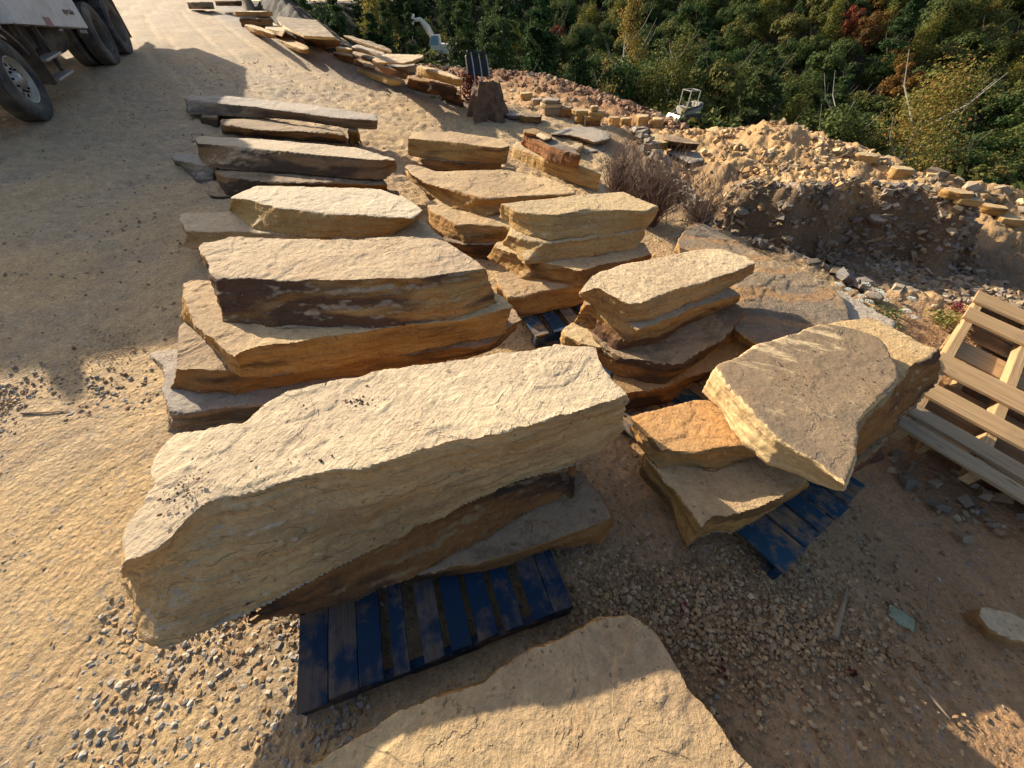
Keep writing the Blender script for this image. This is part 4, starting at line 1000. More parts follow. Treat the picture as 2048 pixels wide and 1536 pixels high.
def rim(parent, x, y, deep, holes=10):
    M = Matrix.Translation((x, y, RT)) @ Matrix.Rotation(-math.pi / 2, 4, 'X')
    # barrel
    MB().lathe([(.295, -.01), (.285, .004), (.275, -.02), (.262, -.10), (.255, -deep)], 64, M).build('rim', T_RIM, parent, True)
    bm = bmesh.new(); nr, ns = 10, 120; rr = [.115 + (.255 - .115) * i / nr for i in range(nr + 1)]
    V = []
    for i, r in enumerate(rr):
        h = -deep + .035 * math.cos((i / nr) * math.pi * .5)
        V.append([bm.verts.new((r * math.cos(k / ns * 2 * math.pi), r * math.sin(k / ns * 2 * math.pi), h)) for k in range(ns)])
    for i in range(nr):
        for k in range(ns):
            ph = (k + .5) / ns * holes % 1.0 - .5; r = (rr[i] + rr[i + 1]) / 2
            if ((r - .195) / .030) ** 2 + (ph * 2 * math.pi / holes * r / .030) ** 2 < 1: continue
            bm.faces.new((V[i][k], V[i + 1][k], V[i + 1][(k + 1) % ns], V[i][(k + 1) % ns]))
    bmesh.ops.transform(bm, matrix=M, verts=bm.verts)
    me = bpy.data.meshes.new('wheel_disc'); bm.to_mesh(me); bm.free()
    mesh_obj('wheel_disc', me, T_RIM, parent)
    MB().lathe([(.0, -deep - .03), (.25, -deep - .03)], 48, M).build('brake_drum', T_DARK, parent)
    m = MB().lathe([(.125, -deep + .02), (.125, -deep + .045), (.09, -deep + .06), (.085, -deep + .085), (0.001, -deep + .09)], 40, M)
    m.build('hub', T_ALU, parent, True)
    for k in range(10):
        a = (k + .5) / 10 * 2 * math.pi
        MB().lathe([(.014, 0), (.014, .03), (.001, .034)], 6, M @ Matrix.Translation((.142 * math.cos(a), .142 * math.sin(a), -deep + .034))).build('lug_nut', T_DARK, parent)
w = wheel('wheel', 0, -.02, .31, True); rim(w, 0, -.045, .085)
w = wheel('wheel', 0, -2.17, .31, True)
for X in (-4.32, -5.62):
    for y0 in (.0, -.36, -1.86, -2.22):
        w = wheel('wheel', X, y0, .29, False)
        if y0 == .0: RIMM = T_RIM; T_RIM = T_TYRE; rim(w, X, -.01, .24); T_RIM = RIMM
for X in (-4.32, -5.62): MB().tube([(X, -.2, RT), (X, -2.3, RT)], .07, 12).build('axle', T_BLACK, tk)
MB().box((-4.0, -.78, .86), (9.6, .09, .26)).box((-4.0, -1.72, .86), (9.6, .09, .26)).box((-2.2, -1.25, .86), (.1, .86, .2)).box((-3.6, -1.25, .86), (.1, .86, .2)).box((-6.6, -1.25, .86), (.1, .86, .2)).build('chassis', T_BLACK, tk)
# hood with rounded front, fender arch
hood = [(1.25, .75), (1.32, 1.2), (1.22, 1.55), (.85, 1.78), (-.55, 1.98), (-.65, 1.98), (-.65, .95), (-.5, 1.12)]
arch = []
for k in range(11):
    a = math.radians(160 - k * 14); arch.append((.66 * math.cos(a), .5 + .66 * math.sin(a)))
MB().prism([(1.30, .62), (1.34, 1.2), (1.16, 1.40), (.78, 1.70), (-.62, 2.06), (-.62, 1.16)] + [(x, z) for x, z in arch[1:]] , 'y', -2.42, -.08, .04).build('hood', T_WHITE, tk)
fend = [(x * 1.0, z) for x, z in arch]; outer = [(x * 1.07, .5 + (z - .5) * 1.07) for x, z in arch]
MB().prism(fend + outer[::-1], 'y', -.42, -.0, .006).build('fender', T_BLACK, tk)
MB().box((1.42, -1.25, .62), (.14, 2.4, .34), bev=.03).build('bumper', T_ALU, tk)
for y in (-.35, -2.15): MB().box((1.31, y, 1.12), (.06, .36, .2), bev=.02).build('headlight', T_GLASS, tk)
# cab: side panel with a sloping lower edge
side = [(-.62, 1.10), (-.70, 1.10), (-3.48, .72), (-3.48, 3.10), (-1.30, 3.14), (-.86, 3.02), (-.62, 2.1)]
MB().prism(side, 'y', -2.48, .08, .03).build('cab', T_WHITE, tk)
MB().prism([(-.70, 2.02), (-1.00, 2.70), (-1.70, 2.70), (-1.70, 2.02)], 'y', .080, .086).build('side_window', T_GLASS, tk)
MB().box((-.64, -1.2, 2.38), (.05, 2.0, .62), Matrix.Rotation(-.2, 3, 'Y')).build('windscreen', T_GLASS, tk)
MB().box((-1.22, .084, 1.62), (1.05, .006, 1.0)).build('door', T_WHITE, tk)
# plate, worn marks and round cap on the panel (lower rear corner, as in the photo)
def panel_box(x, z, L, H, mat, name, th=.012, rot=-.0):
    return MB().box((x, .086, z), (L, th, H), Matrix.Rotation(-.138, 3, 'Y')).build(name, mat, tk)
pl = panel_box(-2.92, 1.02, .44, .055, T_BLACK, 'plate')
for k in range(7): MB().box((-2.76 - k * .052, .0935, .998 + .0072 * k * 1.0), (.032, .003, .026)).build('plate_mark', T_ALU, pl)
panel_box(-1.82, 1.00, .24, .12, flat_mat('faded_red_sticker', (.36, .20, .18), .7), 'sticker', .006)
for k, (x, w_) in enumerate([(-2.1, .16), (-2.95, .05), (-3.04, .06), (-3.13, .04), (-3.22, .07)]):
    panel_box(x, .86 - (abs(x) - 2.1) * .14, w_, .05 if k else .025, flat_mat('worn_grey_lettering', (.33, .31, .30), .8), 'worn_mark', .004)
MB().lathe([(.001, .01), (.03, .01), (.034, 0)], 24, Matrix.Translation((-3.1, .088, 1.22)) @ Matrix.Rotation(-math.pi / 2, 4, 'X')).build('filler_cap', T_ALU, tk)
# tank, battery box and steps under the cab
MB().box((-1.25, -.42, .88), (.50, .5, .36), bev=.02).build('battery_box', T_BLACK, tk)
MB().lathe([(0.001, -.5), (.26, -.5), (.28, -.47), (.28, .47), (.26, .5), (.001, .5)], 36, Matrix.Translation((-2.35, -.42, .72)) @ Matrix.Rotation(math.pi / 2, 4, 'Y')).build('fuel_tank', T_BLACK, tk, True)
for z, x0 in ((.36, -.86), (.62, -.92)):
    MB().box((-1.22, -.02, z), (.72, .20, .035), bev=.008).build('step', T_ALU, tk)
for x in (-.92, -1.54): MB().box((x, -.07, .68), (.05, .06, .78)).build('step_bracket', T_BLACK, tk)
MB().box((-.86, -.12, .62), (.02, .26, .62)).build('mud_flap', T_BLACK, tk)
# mirror on the hood, on a thin arm
mr = MB().tube([(.98, -.62, 1.50), (1.18, -.60, 1.80), (1.30, -.56, 2.04)], .014, 8).build('mirror_arm', T_BLACK, tk)
bm = bmesh.new(); bmesh.ops.create_uvsphere(bm, u_segments=24, v_segments=12, radius=1); bmesh.ops.transform(bm, matrix=Matrix.Translation((1.31, -.56, 2.17)) @ Matrix.Diagonal((.06, .11, .17, 1)), verts=bm.verts)
me = bpy.data.meshes.new('mirror'); bm.to_mesh(me); bm.free(); mesh_obj('mirror', me, T_WHITE, tk)
# body behind the cab
MB().prism([(-3.75, 1.18), (-9.0, 1.18), (-9.3, 2.35), (-3.75, 2.55)], 'y', -2.50, -.02, .03).build('dump_body', T_BLACK, tk)
for k in range(6): MB().box((-4.3 - k * .85, .0, 1.8), (.09, .06, 1.05)).build('body_rib', T_BLACK, tk)
for y in (-.35, -2.15): MB().box((-6.35, y, .62), (.02, .62, .8)).build('mud_flap', T_ORANGE, tk)

# ---------------------------------------------------------------- far machines
def excavator(label, loc, yaw, s):
    r = empty('excavator', loc, (0, 0, yaw)); r.scale = (s, s, s); tag(r, label, 'excavator')
    Wm = flat_mat('sunbleached_machine_paint', (.82, .76, .64), .5, dirt=DUST, da=.2)
    for y in (-1.0, 1.0):
        MB().prism([(-1.6, .15), (-1.75, .45), (-1.5, .8), (1.5, .8), (1.75, .45), (1.6, .15), (1.3, 0), (-1.3, 0)], 'y', y - .25, y + .25, .05).build('track', T_BLACK, r)
    MB().box((0, 0, .6), (1.6, 1.6, .4)).build('undercarriage', T_BLACK, r)
    MB().box((-.5, 0, 1.45), (2.6, 2.3, 1.0), bev=.12).build('body', Wm, r)
    cb = MB().prism([(.2, 0), (1.5, 0), (1.6, .8), (1.3, 1.6), (.2, 1.6)], 'y', .25, 1.25, .06).build('cab', Wm, r, loc=(0, 0, 1.3))
    MB().prism([(.3, .55), (1.52, .55), (1.24, 1.5), (.3, 1.5)], 'y', 1.252, 1.262).build('window', flat_mat('pale_blue_cab_glass', (.25, .42, .46), .15), cb)
    MB().box((1.47, .75, 1.0), (.05, .8, .9), Matrix.Rotation(-.3, 3, 'Y')).build('window', bpy.data.materials['pale_blue_cab_glass'], cb)
    MB().tube([(.9, -.2, 1.7), (2.0, -.2, 3.6), (3.0, -.2, 4.4), (4.0, -.2, 4.3)], [.30, .34, .26, .2], 6).build('boom', Wm, r)
    MB().tube([(3.8, -.2, 4.9), (4.1, -.2, 4.2), (4.4, -.2, 2.2)], [.14, .24, .14], 6).build('stick', Wm, r)
    MB().tube([(1.6, -.2, 2.2), (2.9, -.2, 4.0)], .08, 6).build('hydraulic_ram', T_ALU, r)
    MB().prism([(4.2, 2.3), (4.7, 2.1), (4.6, 1.4), (4.0, 1.3), (3.9, 1.6)], 'y', -.7, .3, .03).build('bucket', T_BLACK, r)
    return r
ex = Vector(ray(890, 124)) * 55; exz = gz(ex.x, ex.y)
excavator('pale excavator with raised boom standing far off against the trees', (ex.x, ex.y, exz), math.radians(172), 1.0)
def loader(label, loc, yaw, s):
    r = empty('loader', loc, (0, 0, yaw)); r.scale = (s, s, s); tag(r, label, 'loader')
    Wm = flat_mat('shade_greyed_machine_paint', (.38, .36, .31), .6, dirt=DUST, da=.5)  # machine's pale paint darkened to carry the dimness under the trees
    for y in (-.8, .8):
        MB().prism([(-1.1, .1), (-1.2, .35), (-1.0, .6), (1.0, .6), (1.2, .35), (1.1, .1)], 'y', y - .2, y + .2, .04).build('track', T_BLACK, r)
    MB().box((0, 0, .85), (1.9, 1.3, .6), bev=.06).build('body', Wm, r)
    MB().box((-.85, 0, 1.2), (.5, 1.25, .5), bev=.06).build('engine_cover', Wm, r)
    m = MB()
    for x in (-.35, .7):
        for y in (-.6, .6): m.box((x, y, 1.75), (.07, .07, 1.3))
    m.box((.17, -.6, 2.4), (1.15, .07, .07)).box((.17, .6, 2.4), (1.15, .07, .07)).box((-.35, 0, 2.4), (.07, 1.2, .07)).box((.7, 0, 2.4), (.07, 1.2, .07))
    m.build('roll_bar', T_ALU, r)
    MB().box((.2, 0, 1.3), (.5, .5, .4), bev=.05).build('seat', T_BLACK, r)
    MB().tube([(-.8, .72, 1.3), (.9, .72, .9), (1.5, .72, .4)], .07, 6).tube([(-.8, -.72, 1.3), (.9, -.72, .9), (1.5, -.72, .4)], .07, 6).build('lift_arm', T_BLACK, r)
    MB().prism([(1.4, .05), (1.9, .05), (1.85, .12), (1.5, .6), (1.42, .6)], 'y', -.9, .9, .02).build('bucket', T_ALU, r)
    return r
lo = Vector(ray(1370, 244)) * 36
loader('small pale loader with a roll bar frame in the dark below the far trees', (lo.x, lo.y, gz(lo.x, lo.y)), math.radians(200), .95)

# ---------------------------------------------------------------- trees
def leaf_mat(name, c1, c2, c3, tr=.25):
    """leaf colours: c1 common, c2 lighter, c3 a few turning leaves"""
    m, nt, b = mat_new(name); g = G(nt); v = g.coord()
    a = g.n('Attribute', attribute_name='tint'); sp = g.n('SeparateColor'); g.lk(a.outputs['Color'], sp.inputs[0])
    oi = g.n('ObjectInfo')
    c = g.mix(sp.outputs[0], c1, c2)
    c = g.mix(g.mul(g.rng(sp.outputs[1], .80, .90), .8), c, c3)
    hs = g.n('HueSaturation'); g.lk(g.rng(oi.outputs['Random'], 0, 1, .455, .53), hs.inputs['Hue']); g.lk(g.rng(oi.outputs['Random'], 0, 1, 1.25, .7), hs.inputs['Value']); g.lk(c, hs.inputs['Color'])
    g.lk(hs.outputs[0], b.inputs['Base Color']); b.inputs['Roughness'].default_value = .75
    b.inputs['Specular IOR Level'].default_value = .15
    t = g.n('BsdfTranslucent'); g.lk(hs.outputs[0], t.inputs['Color']); mx = g.n('MixShader'); mx.inputs[0].default_value = tr
    out = [n for n in nt.nodes if n.type == 'OUTPUT_MATERIAL'][0]
    g.lk(b.outputs[0], mx.inputs[1]); g.lk(t.outputs[0], mx.inputs[2]); g.lk(mx.outputs[0], out.inputs[0])
    return m
L_DARK = leaf_mat('dark_green_leaves', (.040, .078, .022), (.105, .150, .038), (.22, .17, .04))
L_OLIVE = leaf_mat('olive_leaves', (.080, .108, .028), (.18, .20, .05), (.28, .19, .05))
L_YEL = leaf_mat('yellowing_leaves', (.13, .15, .035), (.30, .28, .06), (.34, .20, .05), .35)
L_ORG = leaf_mat('orange_brown_leaves', (.19, .095, .03), (.32, .15, .04), (.10, .10, .03))
L_PINE = leaf_mat('pine_needles', (.028, .060, .022), (.080, .135, .038), (.12, .12, .03))
BARK = flat_mat('grey_bark', (.16, .13, .10), .9, sc=20, var=.3, bump=.8)
def leaves(cent, nrm, size, tint):
    """one quad per leaf clump, folded"""
    n = len(cent)
    r = RNG.normal(size=(n, 3)); r /= np.linalg.norm(r, axis=1)[:, None]
    N = nrm + .75 * r; N /= np.linalg.norm(N, axis=1)[:, None] + 1e-9
    a = np.cross(N, RNG.normal(size=(n, 3))); a /= np.linalg.norm(a, axis=1)[:, None] + 1e-9
    b = np.cross(N, a); s = size[:, None]
    q = RNG.uniform(.6, 1.2, (n, 4, 1))
    V = np.stack([cent + a * s * q[:, 0], cent + b * s * .62 * q[:, 1] + N * s * .18, cent - a * s * q[:, 2], cent - b * s * .62 * q[:, 3] + N * s * .1], 1)
    F = np.arange(n * 4).reshape(n, 4)
    return V.reshape(-1, 3), F, np.repeat(tint, 4, axis=0)
def crown_mesh(name, kind, H, R, n, ls, seed):
    global RNG
    keep = RNG; RNG = np.random.default_rng(seed)
    if kind == 'leafy':
        nl = 44
        lc = RNG.normal(size=(nl, 3)); lc /= np.linalg.norm(lc, axis=1)[:, None]
        lc *= RNG.uniform(.35, .80, (nl, 1)); lc[:, 2] = lc[:, 2] * .85
        lr = RNG.uniform(.17, .36, nl)
        idx = RNG.integers(0, nl, n); d = RNG.normal(size=(n, 3)); d /= np.linalg.norm(d, axis=1)[:, None]
        d[:, 2] = np.where(d[:, 2] < -.3, -d[:, 2] * .6, d[:, 2])
        P = lc[idx] + d * (lr[idx] * RNG.uniform(.72, 1.05, n))[:, None]
        hh = H * .78
        C = np.stack([P[:, 0] * R, P[:, 1] * R, H - hh / 2 + P[:, 2] * hh / 2], 1); nn = d * .8 + P * .5 + np.array([0, 0, .25])
        tint = np.stack([np.clip(RNG.uniform(0, 1, nl)[idx] * .6 + RNG.uniform(-.1, .4, n), 0, 1), RNG.uniform(0, 1, n) * .55 + RNG.uniform(0, .5, nl)[idx], idx * 0.0], 1)
    elif kind == 'pine':
        tl = RNG.uniform(0, 1, 64); tl.sort(); az = RNG.uniform(0, 2 * math.pi, 64); ln = (1 - tl) ** .75 * R * RNG.uniform(.65, 1.1, 64) + .25
        idx = RNG.integers(0, 64, n); f = RNG.power(1.4, n)
        z = H * (.18 + .80 * tl[idx]) + .10 * ln[idx] * f
        w = .42 * (1.1 - .5 * f) * (ln[idx] * .35 + .35)
        C = np.stack([np.cos(az[idx]) * ln[idx] * f, np.sin(az[idx]) * ln[idx] * f, z], 1) + RNG.normal(size=(n, 3)) * w[:, None] * np.array([1, 1, .5])
        nn = np.stack([np.cos(az[idx]) * .5, np.sin(az[idx]) * .5, np.full(n, .8)], 1)
        tint = np.stack([np.clip(RNG.uniform(0, .5, 64)[idx] + RNG.uniform(0, .5, n), 0, 1), RNG.uniform(0, 1, n) * .86, idx * 0.0], 1)
    else:   # tall airy crown
        nl = 40; t = RNG.uniform(0, 1, nl); az = RNG.uniform(0, 6.28, nl); rr = np.sin(np.clip(t * .9 + .12, 0, 1) * math.pi) ** .7 * R * RNG.uniform(.2, 1, nl)
        lc = np.stack([np.cos(az) * rr, np.sin(az) * rr, H * (.22 + .76 * t)], 1); idx = RNG.integers(0, nl, n)
        d = RNG.normal(size=(n, 3)); C = lc[idx] + d * np.array([.34, .34, .42]) * R * .55; nn = d * .3 + np.array([0, 0, .5])
        tint = np.stack([np.clip(RNG.uniform(0, .7, nl)[idx] + RNG.uniform(0, .4, n), 0, 1), RNG.uniform(0, 1, n), idx * 0.0], 1)
    V, F, T = leaves(C, nn, ls * RNG.uniform(.6, 1.3, n), tint)
    me = me_from(name, V, F); add_attr(me, 'tint', T); RNG = keep
    return me
def trunk_mesh(H, r, seed, limbs=6, lean=.05, top=.8):
    rnd = random.Random(seed); m = MB()
    pts = [(0, 0, -.6)]; x = y = 0
    for k in range(1, 7):
        x += rnd.uniform(-lean, lean) * H / 6; y += rnd.uniform(-lean, lean) * H / 6; pts.append((x, y, H * top * k / 6))
    m.tube(pts, [r * (1 - .14 * k) for k in range(7)], 7)
    for k in range(limbs):
        j = rnd.randint(2, 5); a = rnd.uniform(0, 6.28); L = H * rnd.uniform(.16, .30); p = Vector(pts[j])
        q = p + Vector((math.cos(a) * L * .7, math.sin(a) * L * .7, L * .6)); e = q + Vector((math.cos(a) * L * .3, math.sin(a) * L * .3, L * .5))
        m.tube([p, q, e], [r * .42, r * .24, r * .08], 5)
    bmesh.ops.recalc_face_normals(m.bm, faces=m.bm.faces)
    me = bpy.data.meshes.new('trunk'); m.bm.to_mesh(me); m.bm.free(); return me
PROTO = []
def proto(kind, H, R, n, ls, mat, seed, label, grp):
    c = crown_mesh('crown', kind, H, R, n, ls, seed); c.materials.append(mat)
    t = trunk_mesh(H, .16 if kind != 'pine' else .14, seed); t.materials.append(BARK)
    PROTO.append((c, t, H, label, grp))
for k in range(3): proto('leafy', 8.6, 3.4, 6200, .165, L_DARK, 100 + k, 'dark green leafy tree of the wood on the far hillside', 'dark green leafy trees of the wood')
for k in range(2): proto('leafy', 8.2, 3.2, 6200, .165, L_OLIVE, 110 + k, 'olive green leafy tree of the wood on the far hillside', 'olive green leafy trees of the wood')
proto('leafy', 8.2, 3.0, 6000, .165, L_ORG, 120, 'orange brown autumn tree among the green hillside trees', 'orange brown autumn trees of the wood')
proto('tall', 9.6, 2.4, 5000, .16, L_YEL, 130, 'yellowing airy tree standing among the darker green trees', 'yellowing trees of the wood')
for k in range(2): proto('pine', 11.0, 2.5, 6500, .15, L_PINE, 140 + k, 'dark pointed pine tree standing in the wood', 'dark pines of the wood')
def plant_tree(pr, x, y, s, rz, label=None, z=None):
    c, t, H, lb, gp = pr
    r = empty('tree', (x, y, gz(x, y) if z is None else z), (0, 0, rz)); r.scale = (s, s, s * random.uniform(.92, 1.12))
    tag(r, label or lb, 'tree', None if label else gp)
    o = bpy.data.objects.new('crown', c); COL.objects.link(o); o.parent = r
    o2 = bpy.data.objects.new('trunk', t); COL.objects.link(o2); o2.parent = r
    return r
rt_ = random.Random(5); spots = []
def pix(x, y, z):
    h = z - CAM_H; dep = CT * y - ST * h
    if dep <= 0: return None
    return 1024 + F_PX * x / dep, 768 - F_PX * (ST * y + CT * h) / dep
gy = 16.0
cand = []
while gy < 185:
    step = 4.3 + gy * .006
    gx = -90 + rt_.uniform(0, step)
    while gx < 185:
        x = gx + rt_.uniform(-.38, .38) * step; y = gy + rt_.uniform(-.38, .38) * step
        cand.append((x, y)); gx += step
    gy += step * .86
cx_ = np.array([c[0] for c in cand]); cy_ = np.array([c[1] for c in cand]); cz_, cd1, cd2 = macro(cx_, cy_)
for x, y, z, d2 in zip(cx_, cy_, cz_, cd2):
    if d2 < 9 or math.hypot(x, y) < 52: continue
    if abs((x - ex.x) * .65 + (y - ex.y) * .76) < 8 and 0 < -(x - ex.x) * .76 + (y - ex.y) * .65 < 50: continue
    a = pix(x, y, z + 8)
    if a is None or a[0] < 520 or a[0] > 2250 or a[1] > 700: continue
    dist = math.hypot(x, y)
    # the two machines stay in sight
    lim = 99
    for mv, half in ((ex, 3.4), (lo, 2.6)):
        md = math.hypot(mv.x, mv.y); u = (x * mv.x + y * mv.y) / md; off = abs(x * mv.y - y * mv.x) / md
        if u < md + 3 and off < half + 2.4:
            zl = CAM_H + (gz(mv.x, mv.y) - CAM_H) * u / md
            lim = min(lim, zl - z - .3) if u < md - 1 else 0
    spots.append((dist, x, y, z, d2, lim))
spots.sort(); n_ind = 0; extra = []
for dist, x, y, z, d2, lim in spots:
    px_ = pix(x, y, z)[0]
    nz = pn(np.array([[x * .035, y * .035, 2.2]]))[0]; q = rt_.random()
    pine = (dist < 70 and q < .35) or (px_ < 1000 and q < .6) or q < .06
    if pine: pr = PROTO[rt_.choice([7, 8])]
    elif q > .935 or (nz > .35 and q > .72): pr = PROTO[5]
    elif .60 < q < .71: pr = PROTO[6]
    elif (nz < -.1 and q < .5) or q < .28: pr = PROTO[rt_.choice([0, 1, 2])]
    else: pr = PROTO[rt_.choice([3, 4, 0])]
    s = rt_.uniform(.70, 1.02)
    if lim < 90:
        if lim < 2.2: continue
        s = min(s, lim / (pr[2] * 1.12))
    if n_ind < 278: plant_tree(pr, x, y, s, rt_.uniform(0, 6.28)); n_ind += 1
    else: extra.append((pr, x, y, z, s, rt_.uniform(0, 6.28)))
print('TREES', n_ind, len(extra))
if extra:
    Vs, Fs, Ts, b0 = [], [], [], 0
    cache = {}
    for pr, x, y, z, s, a in extra:
        me = pr[0]
        if me.name not in cache:
            co = np.empty(len(me.vertices) * 3, np.float32); me.vertices.foreach_get('co', co); tt = np.empty(len(me.vertices) * 4, np.float32); me.color_attributes['tint'].data.foreach_get('color', tt)
            co = co.reshape(-1, 4, 3)[::6]; tt = tt.reshape(-1, 4, 4)[::6]
            cen = co.mean(1, keepdims=True); co = cen + (co - cen) * 2.2
            cache[me.name] = (co.reshape(-1, 3), tt.reshape(-1, 4)[:, :3].copy())
        co, tt = cache[me.name]; ca, sa = math.cos(a) * s, math.sin(a) * s
        V = np.stack([co[:, 0] * ca - co[:, 1] * sa + x, co[:, 0] * sa + co[:, 1] * ca + y, co[:, 2] * s + z], 1)
        Vs.append(V); Ts.append(tt); b0 += 1
    V = np.concatenate(Vs); me = me_from('forest', V, np.arange(len(V)).reshape(-1, 4)); add_attr(me, 'tint', np.concatenate(Ts))
    tag(mesh_obj('forest', me, L_DARK), 'distant dark green wood high on the hillside', 'forest', kind='stuff')
# undergrowth on the slope between the works and the wood
n = 60000
x = RNG.uniform(-30, 75, n); y = RNG.uniform(6, 85, n); zz, a1, a2 = macro(x, y); k = (a2 > 1.1) & (a2 < 60) & (RNG.uniform(0, 1, n) < .25 + .75 * sst(-.1, .4, fbm(P2(x, y, .35, 3), 2))); x, y, zz, a2 = x[k], y[k], zz[k], a2[k]; n = len(x)
hgt = RNG.uniform(0, 1, n) ** 1.3 * (.5 + 1.1 * sst(1, 5, a2)); V, F, T = leaves(np.stack([x, y, zz + hgt], 1), np.tile([0, -.2, .8], (n, 1)), RNG.uniform(.12, .26, n) * (1 + a2 * .03), np.stack([RNG.uniform(0, 1, n), RNG.uniform(0, 1, n), x * 0], 1))
me = me_from('undergrowth', V, F); add_attr(me, 'tint', T); tag(mesh_obj('undergrowth', me, L_OLIVE), 'low green and brown undergrowth on the slope below the wood', 'undergrowth', kind='stuff')
# the trees one can point at
def own_tree(label, px, py, t, topy, kind, R, n, ls, mat, seed, limbs=10, lean=.05):
    d = ray(px, py); x, y = d[0] * t, d[1] * t; zg = gz(x, y); z = zg + 1
    while pix(x, y, z)[1] > topy and z < 30: z += .1
    H = z - zg
    c = crown_mesh('crown', kind, H, R, n, ls, seed); c.materials.append(mat); tm = trunk_mesh(H, .012 * H, seed, limbs, lean, .9); tm.materials.append(flat_mat('pale_bark', (.40, .36, .30), .9, sc=20, var=.3))
    return plant_tree((c, tm, H, label, None), x, y, 1.0, 0.0, label)
own_tree('tall yellow green airy tree with a pale leaning trunk beyond the heap', 1800, 330, 34, 160, 'tall', 4.3, 15000, .12, L_YEL, 301, 16)
own_tree('bushy olive tree close left of the tall yellow green tree', 1640, 325, 38, 185, 'leafy', 4.2, 9000, .15, L_OLIVE, 302)
own_tree('low rounded light green bush at the right edge beyond the track', 2035, 430, 17, 372, 'leafy', 1.5, 6000, .07, L_YEL, 303)
own_tree('slim bare trunked tree beside the small loader', 1325, 240, 42, 75, 'tall', 3.0, 6500, .14, L_OLIVE, 304, 10)
own_tree('small bright green tree on the dark bank at the top left', 540, 16, 24, 0, 'leafy', 1.0, 2500, .08, L_YEL, 305)
own_tree('airy yellow tree rising among the dark pines left of the slim tree', 1235, 215, 50, 40, 'tall', 2.6, 6000, .16, L_YEL, 306)
for k, (px, t, topy, j) in enumerate([(935, 48, 22, 7), (1005, 46, 30, 8), (1075, 50, 18, 7), (1150, 47, 48, 8), (1270, 46, 92, 0), (1405, 44, 108, 3), (1468, 46, 128, 8), (1530, 42, 152, 7), (1580, 44, 170, 4), (1730, 44, 210, 1), (1930, 36, 230, 2), (2020, 34, 260, 3), (780, 52, 8, 7), (845, 54, 14, 8), (720, 56, 6, 7), (655, 58, -6, 7), (610, 60, -6, 8), (575, 58, -6, 7), (690, 60, -4, 0)]):
    d = ray(px, 240); x, y = d[0] * t, d[1] * t; zg = gz(x, y); z = zg + 1
    while pix(x, y, z)[1] > topy and z < 30: z += .1
    plant_tree(PROTO[j], x, y, (z - zg) / PROTO[j][2], k * 1.3)
# ---------------------------------------------------------------- dry weeds, flowers, litter
ST_DRY = flat_mat('dry_stalk', (.30, .22, .15), .9, var=.3, sc=30)
ST_DARK = flat_mat('dark_dry_twig', (.15, .10, .075), .9, var=.3, sc=30)
def tubes_mesh(name, paths, seg=4):
    """many thin tapered stems in one mesh; paths: list of (points, radius)"""
    V, F = [], []; b = 0
    for pts, r in paths:
        pts = np.array(pts, float); n = len(pts)
        for i in range(n):
            t = pts[min(i + 1, n - 1)] - pts[max(i - 1, 0)]; t /= np.linalg.norm(t) + 1e-9
            a = np.cross(t, [0.31, .9, .2]); a /= np.linalg.norm(a) + 1e-9; c = np.cross(t, a); rr = r * (1 - .75 * i / max(1, n - 1))
            for k in range(seg):
                an = 2 * math.pi * k / seg; V.append(pts[i] + (a * math.cos(an) + c * math.sin(an)) * rr)
        for i in range(n - 1):
            for k in range(seg):
                F.append((b + i * seg + k, b + i * seg + (k + 1) % seg, b + (i + 1) * seg + (k + 1) % seg, b + (i + 1) * seg + k))
        b += n * seg
    return me_from(name, V, F)
def bush_paths(n, H, spread, rnd, twigs=3, curl=.3, r=.004):
    out = []
    for _ in range(n):
        a = rnd.uniform(0, 6.28); s = rnd.uniform(.05, 1) * spread; h = H * rnd.uniform(.5, 1.05)
        p = [(rnd.uniform(-.2, .2) * spread, rnd.uniform(-.2, .2) * spread, -.05)]
        bx_, by_ = math.cos(a) * s, math.sin(a) * s
        for k in range(1, 6):
            f = k / 5; p.append((p[0][0] + bx_ * f ** 1.3 + rnd.uniform(-curl, curl) * .06, p[0][1] + by_ * f ** 1.3 + rnd.uniform(-curl, curl) * .06, h * f))
        out.append((p, r * rnd.uniform(.7, 1.3)))
        for _ in range(twigs):
            j = rnd.randint(2, 5); q = p[j]; L = h * rnd.uniform(.10, .28); aa = rnd.uniform(0, 6.28)
            out.append(([q, (q[0] + math.cos(aa) * L * .5, q[1] + math.sin(aa) * L * .5, q[2] + L * .6), (q[0] + math.cos(aa) * L * .8, q[1] + math.sin(aa) * L * .8, q[2] + L * rnd.uniform(.7, 1.1))], r * .55))
    return out
def on_px(px, py, t):
    d = ray(px, py); return d[0] * t, d[1] * t
rb = random.Random(3)
for (px, py, n, H, sp, m, lb) in [(1225, 400, 150, .72, .24, ST_DARK, 'dense dark upright dry bush left of the brown bush behind the stacks'), (1290, 425, 460, .66, .55, ST_DARK, 'broad brown dry bush filling the gap right behind the notched slab'), (1240, 395, 60, .5, .3, ST_DARK, 'thin tangle of grey twigs between the yellow slab and the dark bush'), (1395, 425, 90, .45, .5, ST_DARK, 'sparse low tangle of dark twigs beside the veined grey slab')]:
    p = atg(px, py + 20)
    o = mesh_obj('dry_bush', tubes_mesh('dry_bush', bush_paths(n, H, sp, rb, 4)), m, loc=(p.x, p.y, gz(p.x, p.y))); tag(o, lb, 'dry bush')
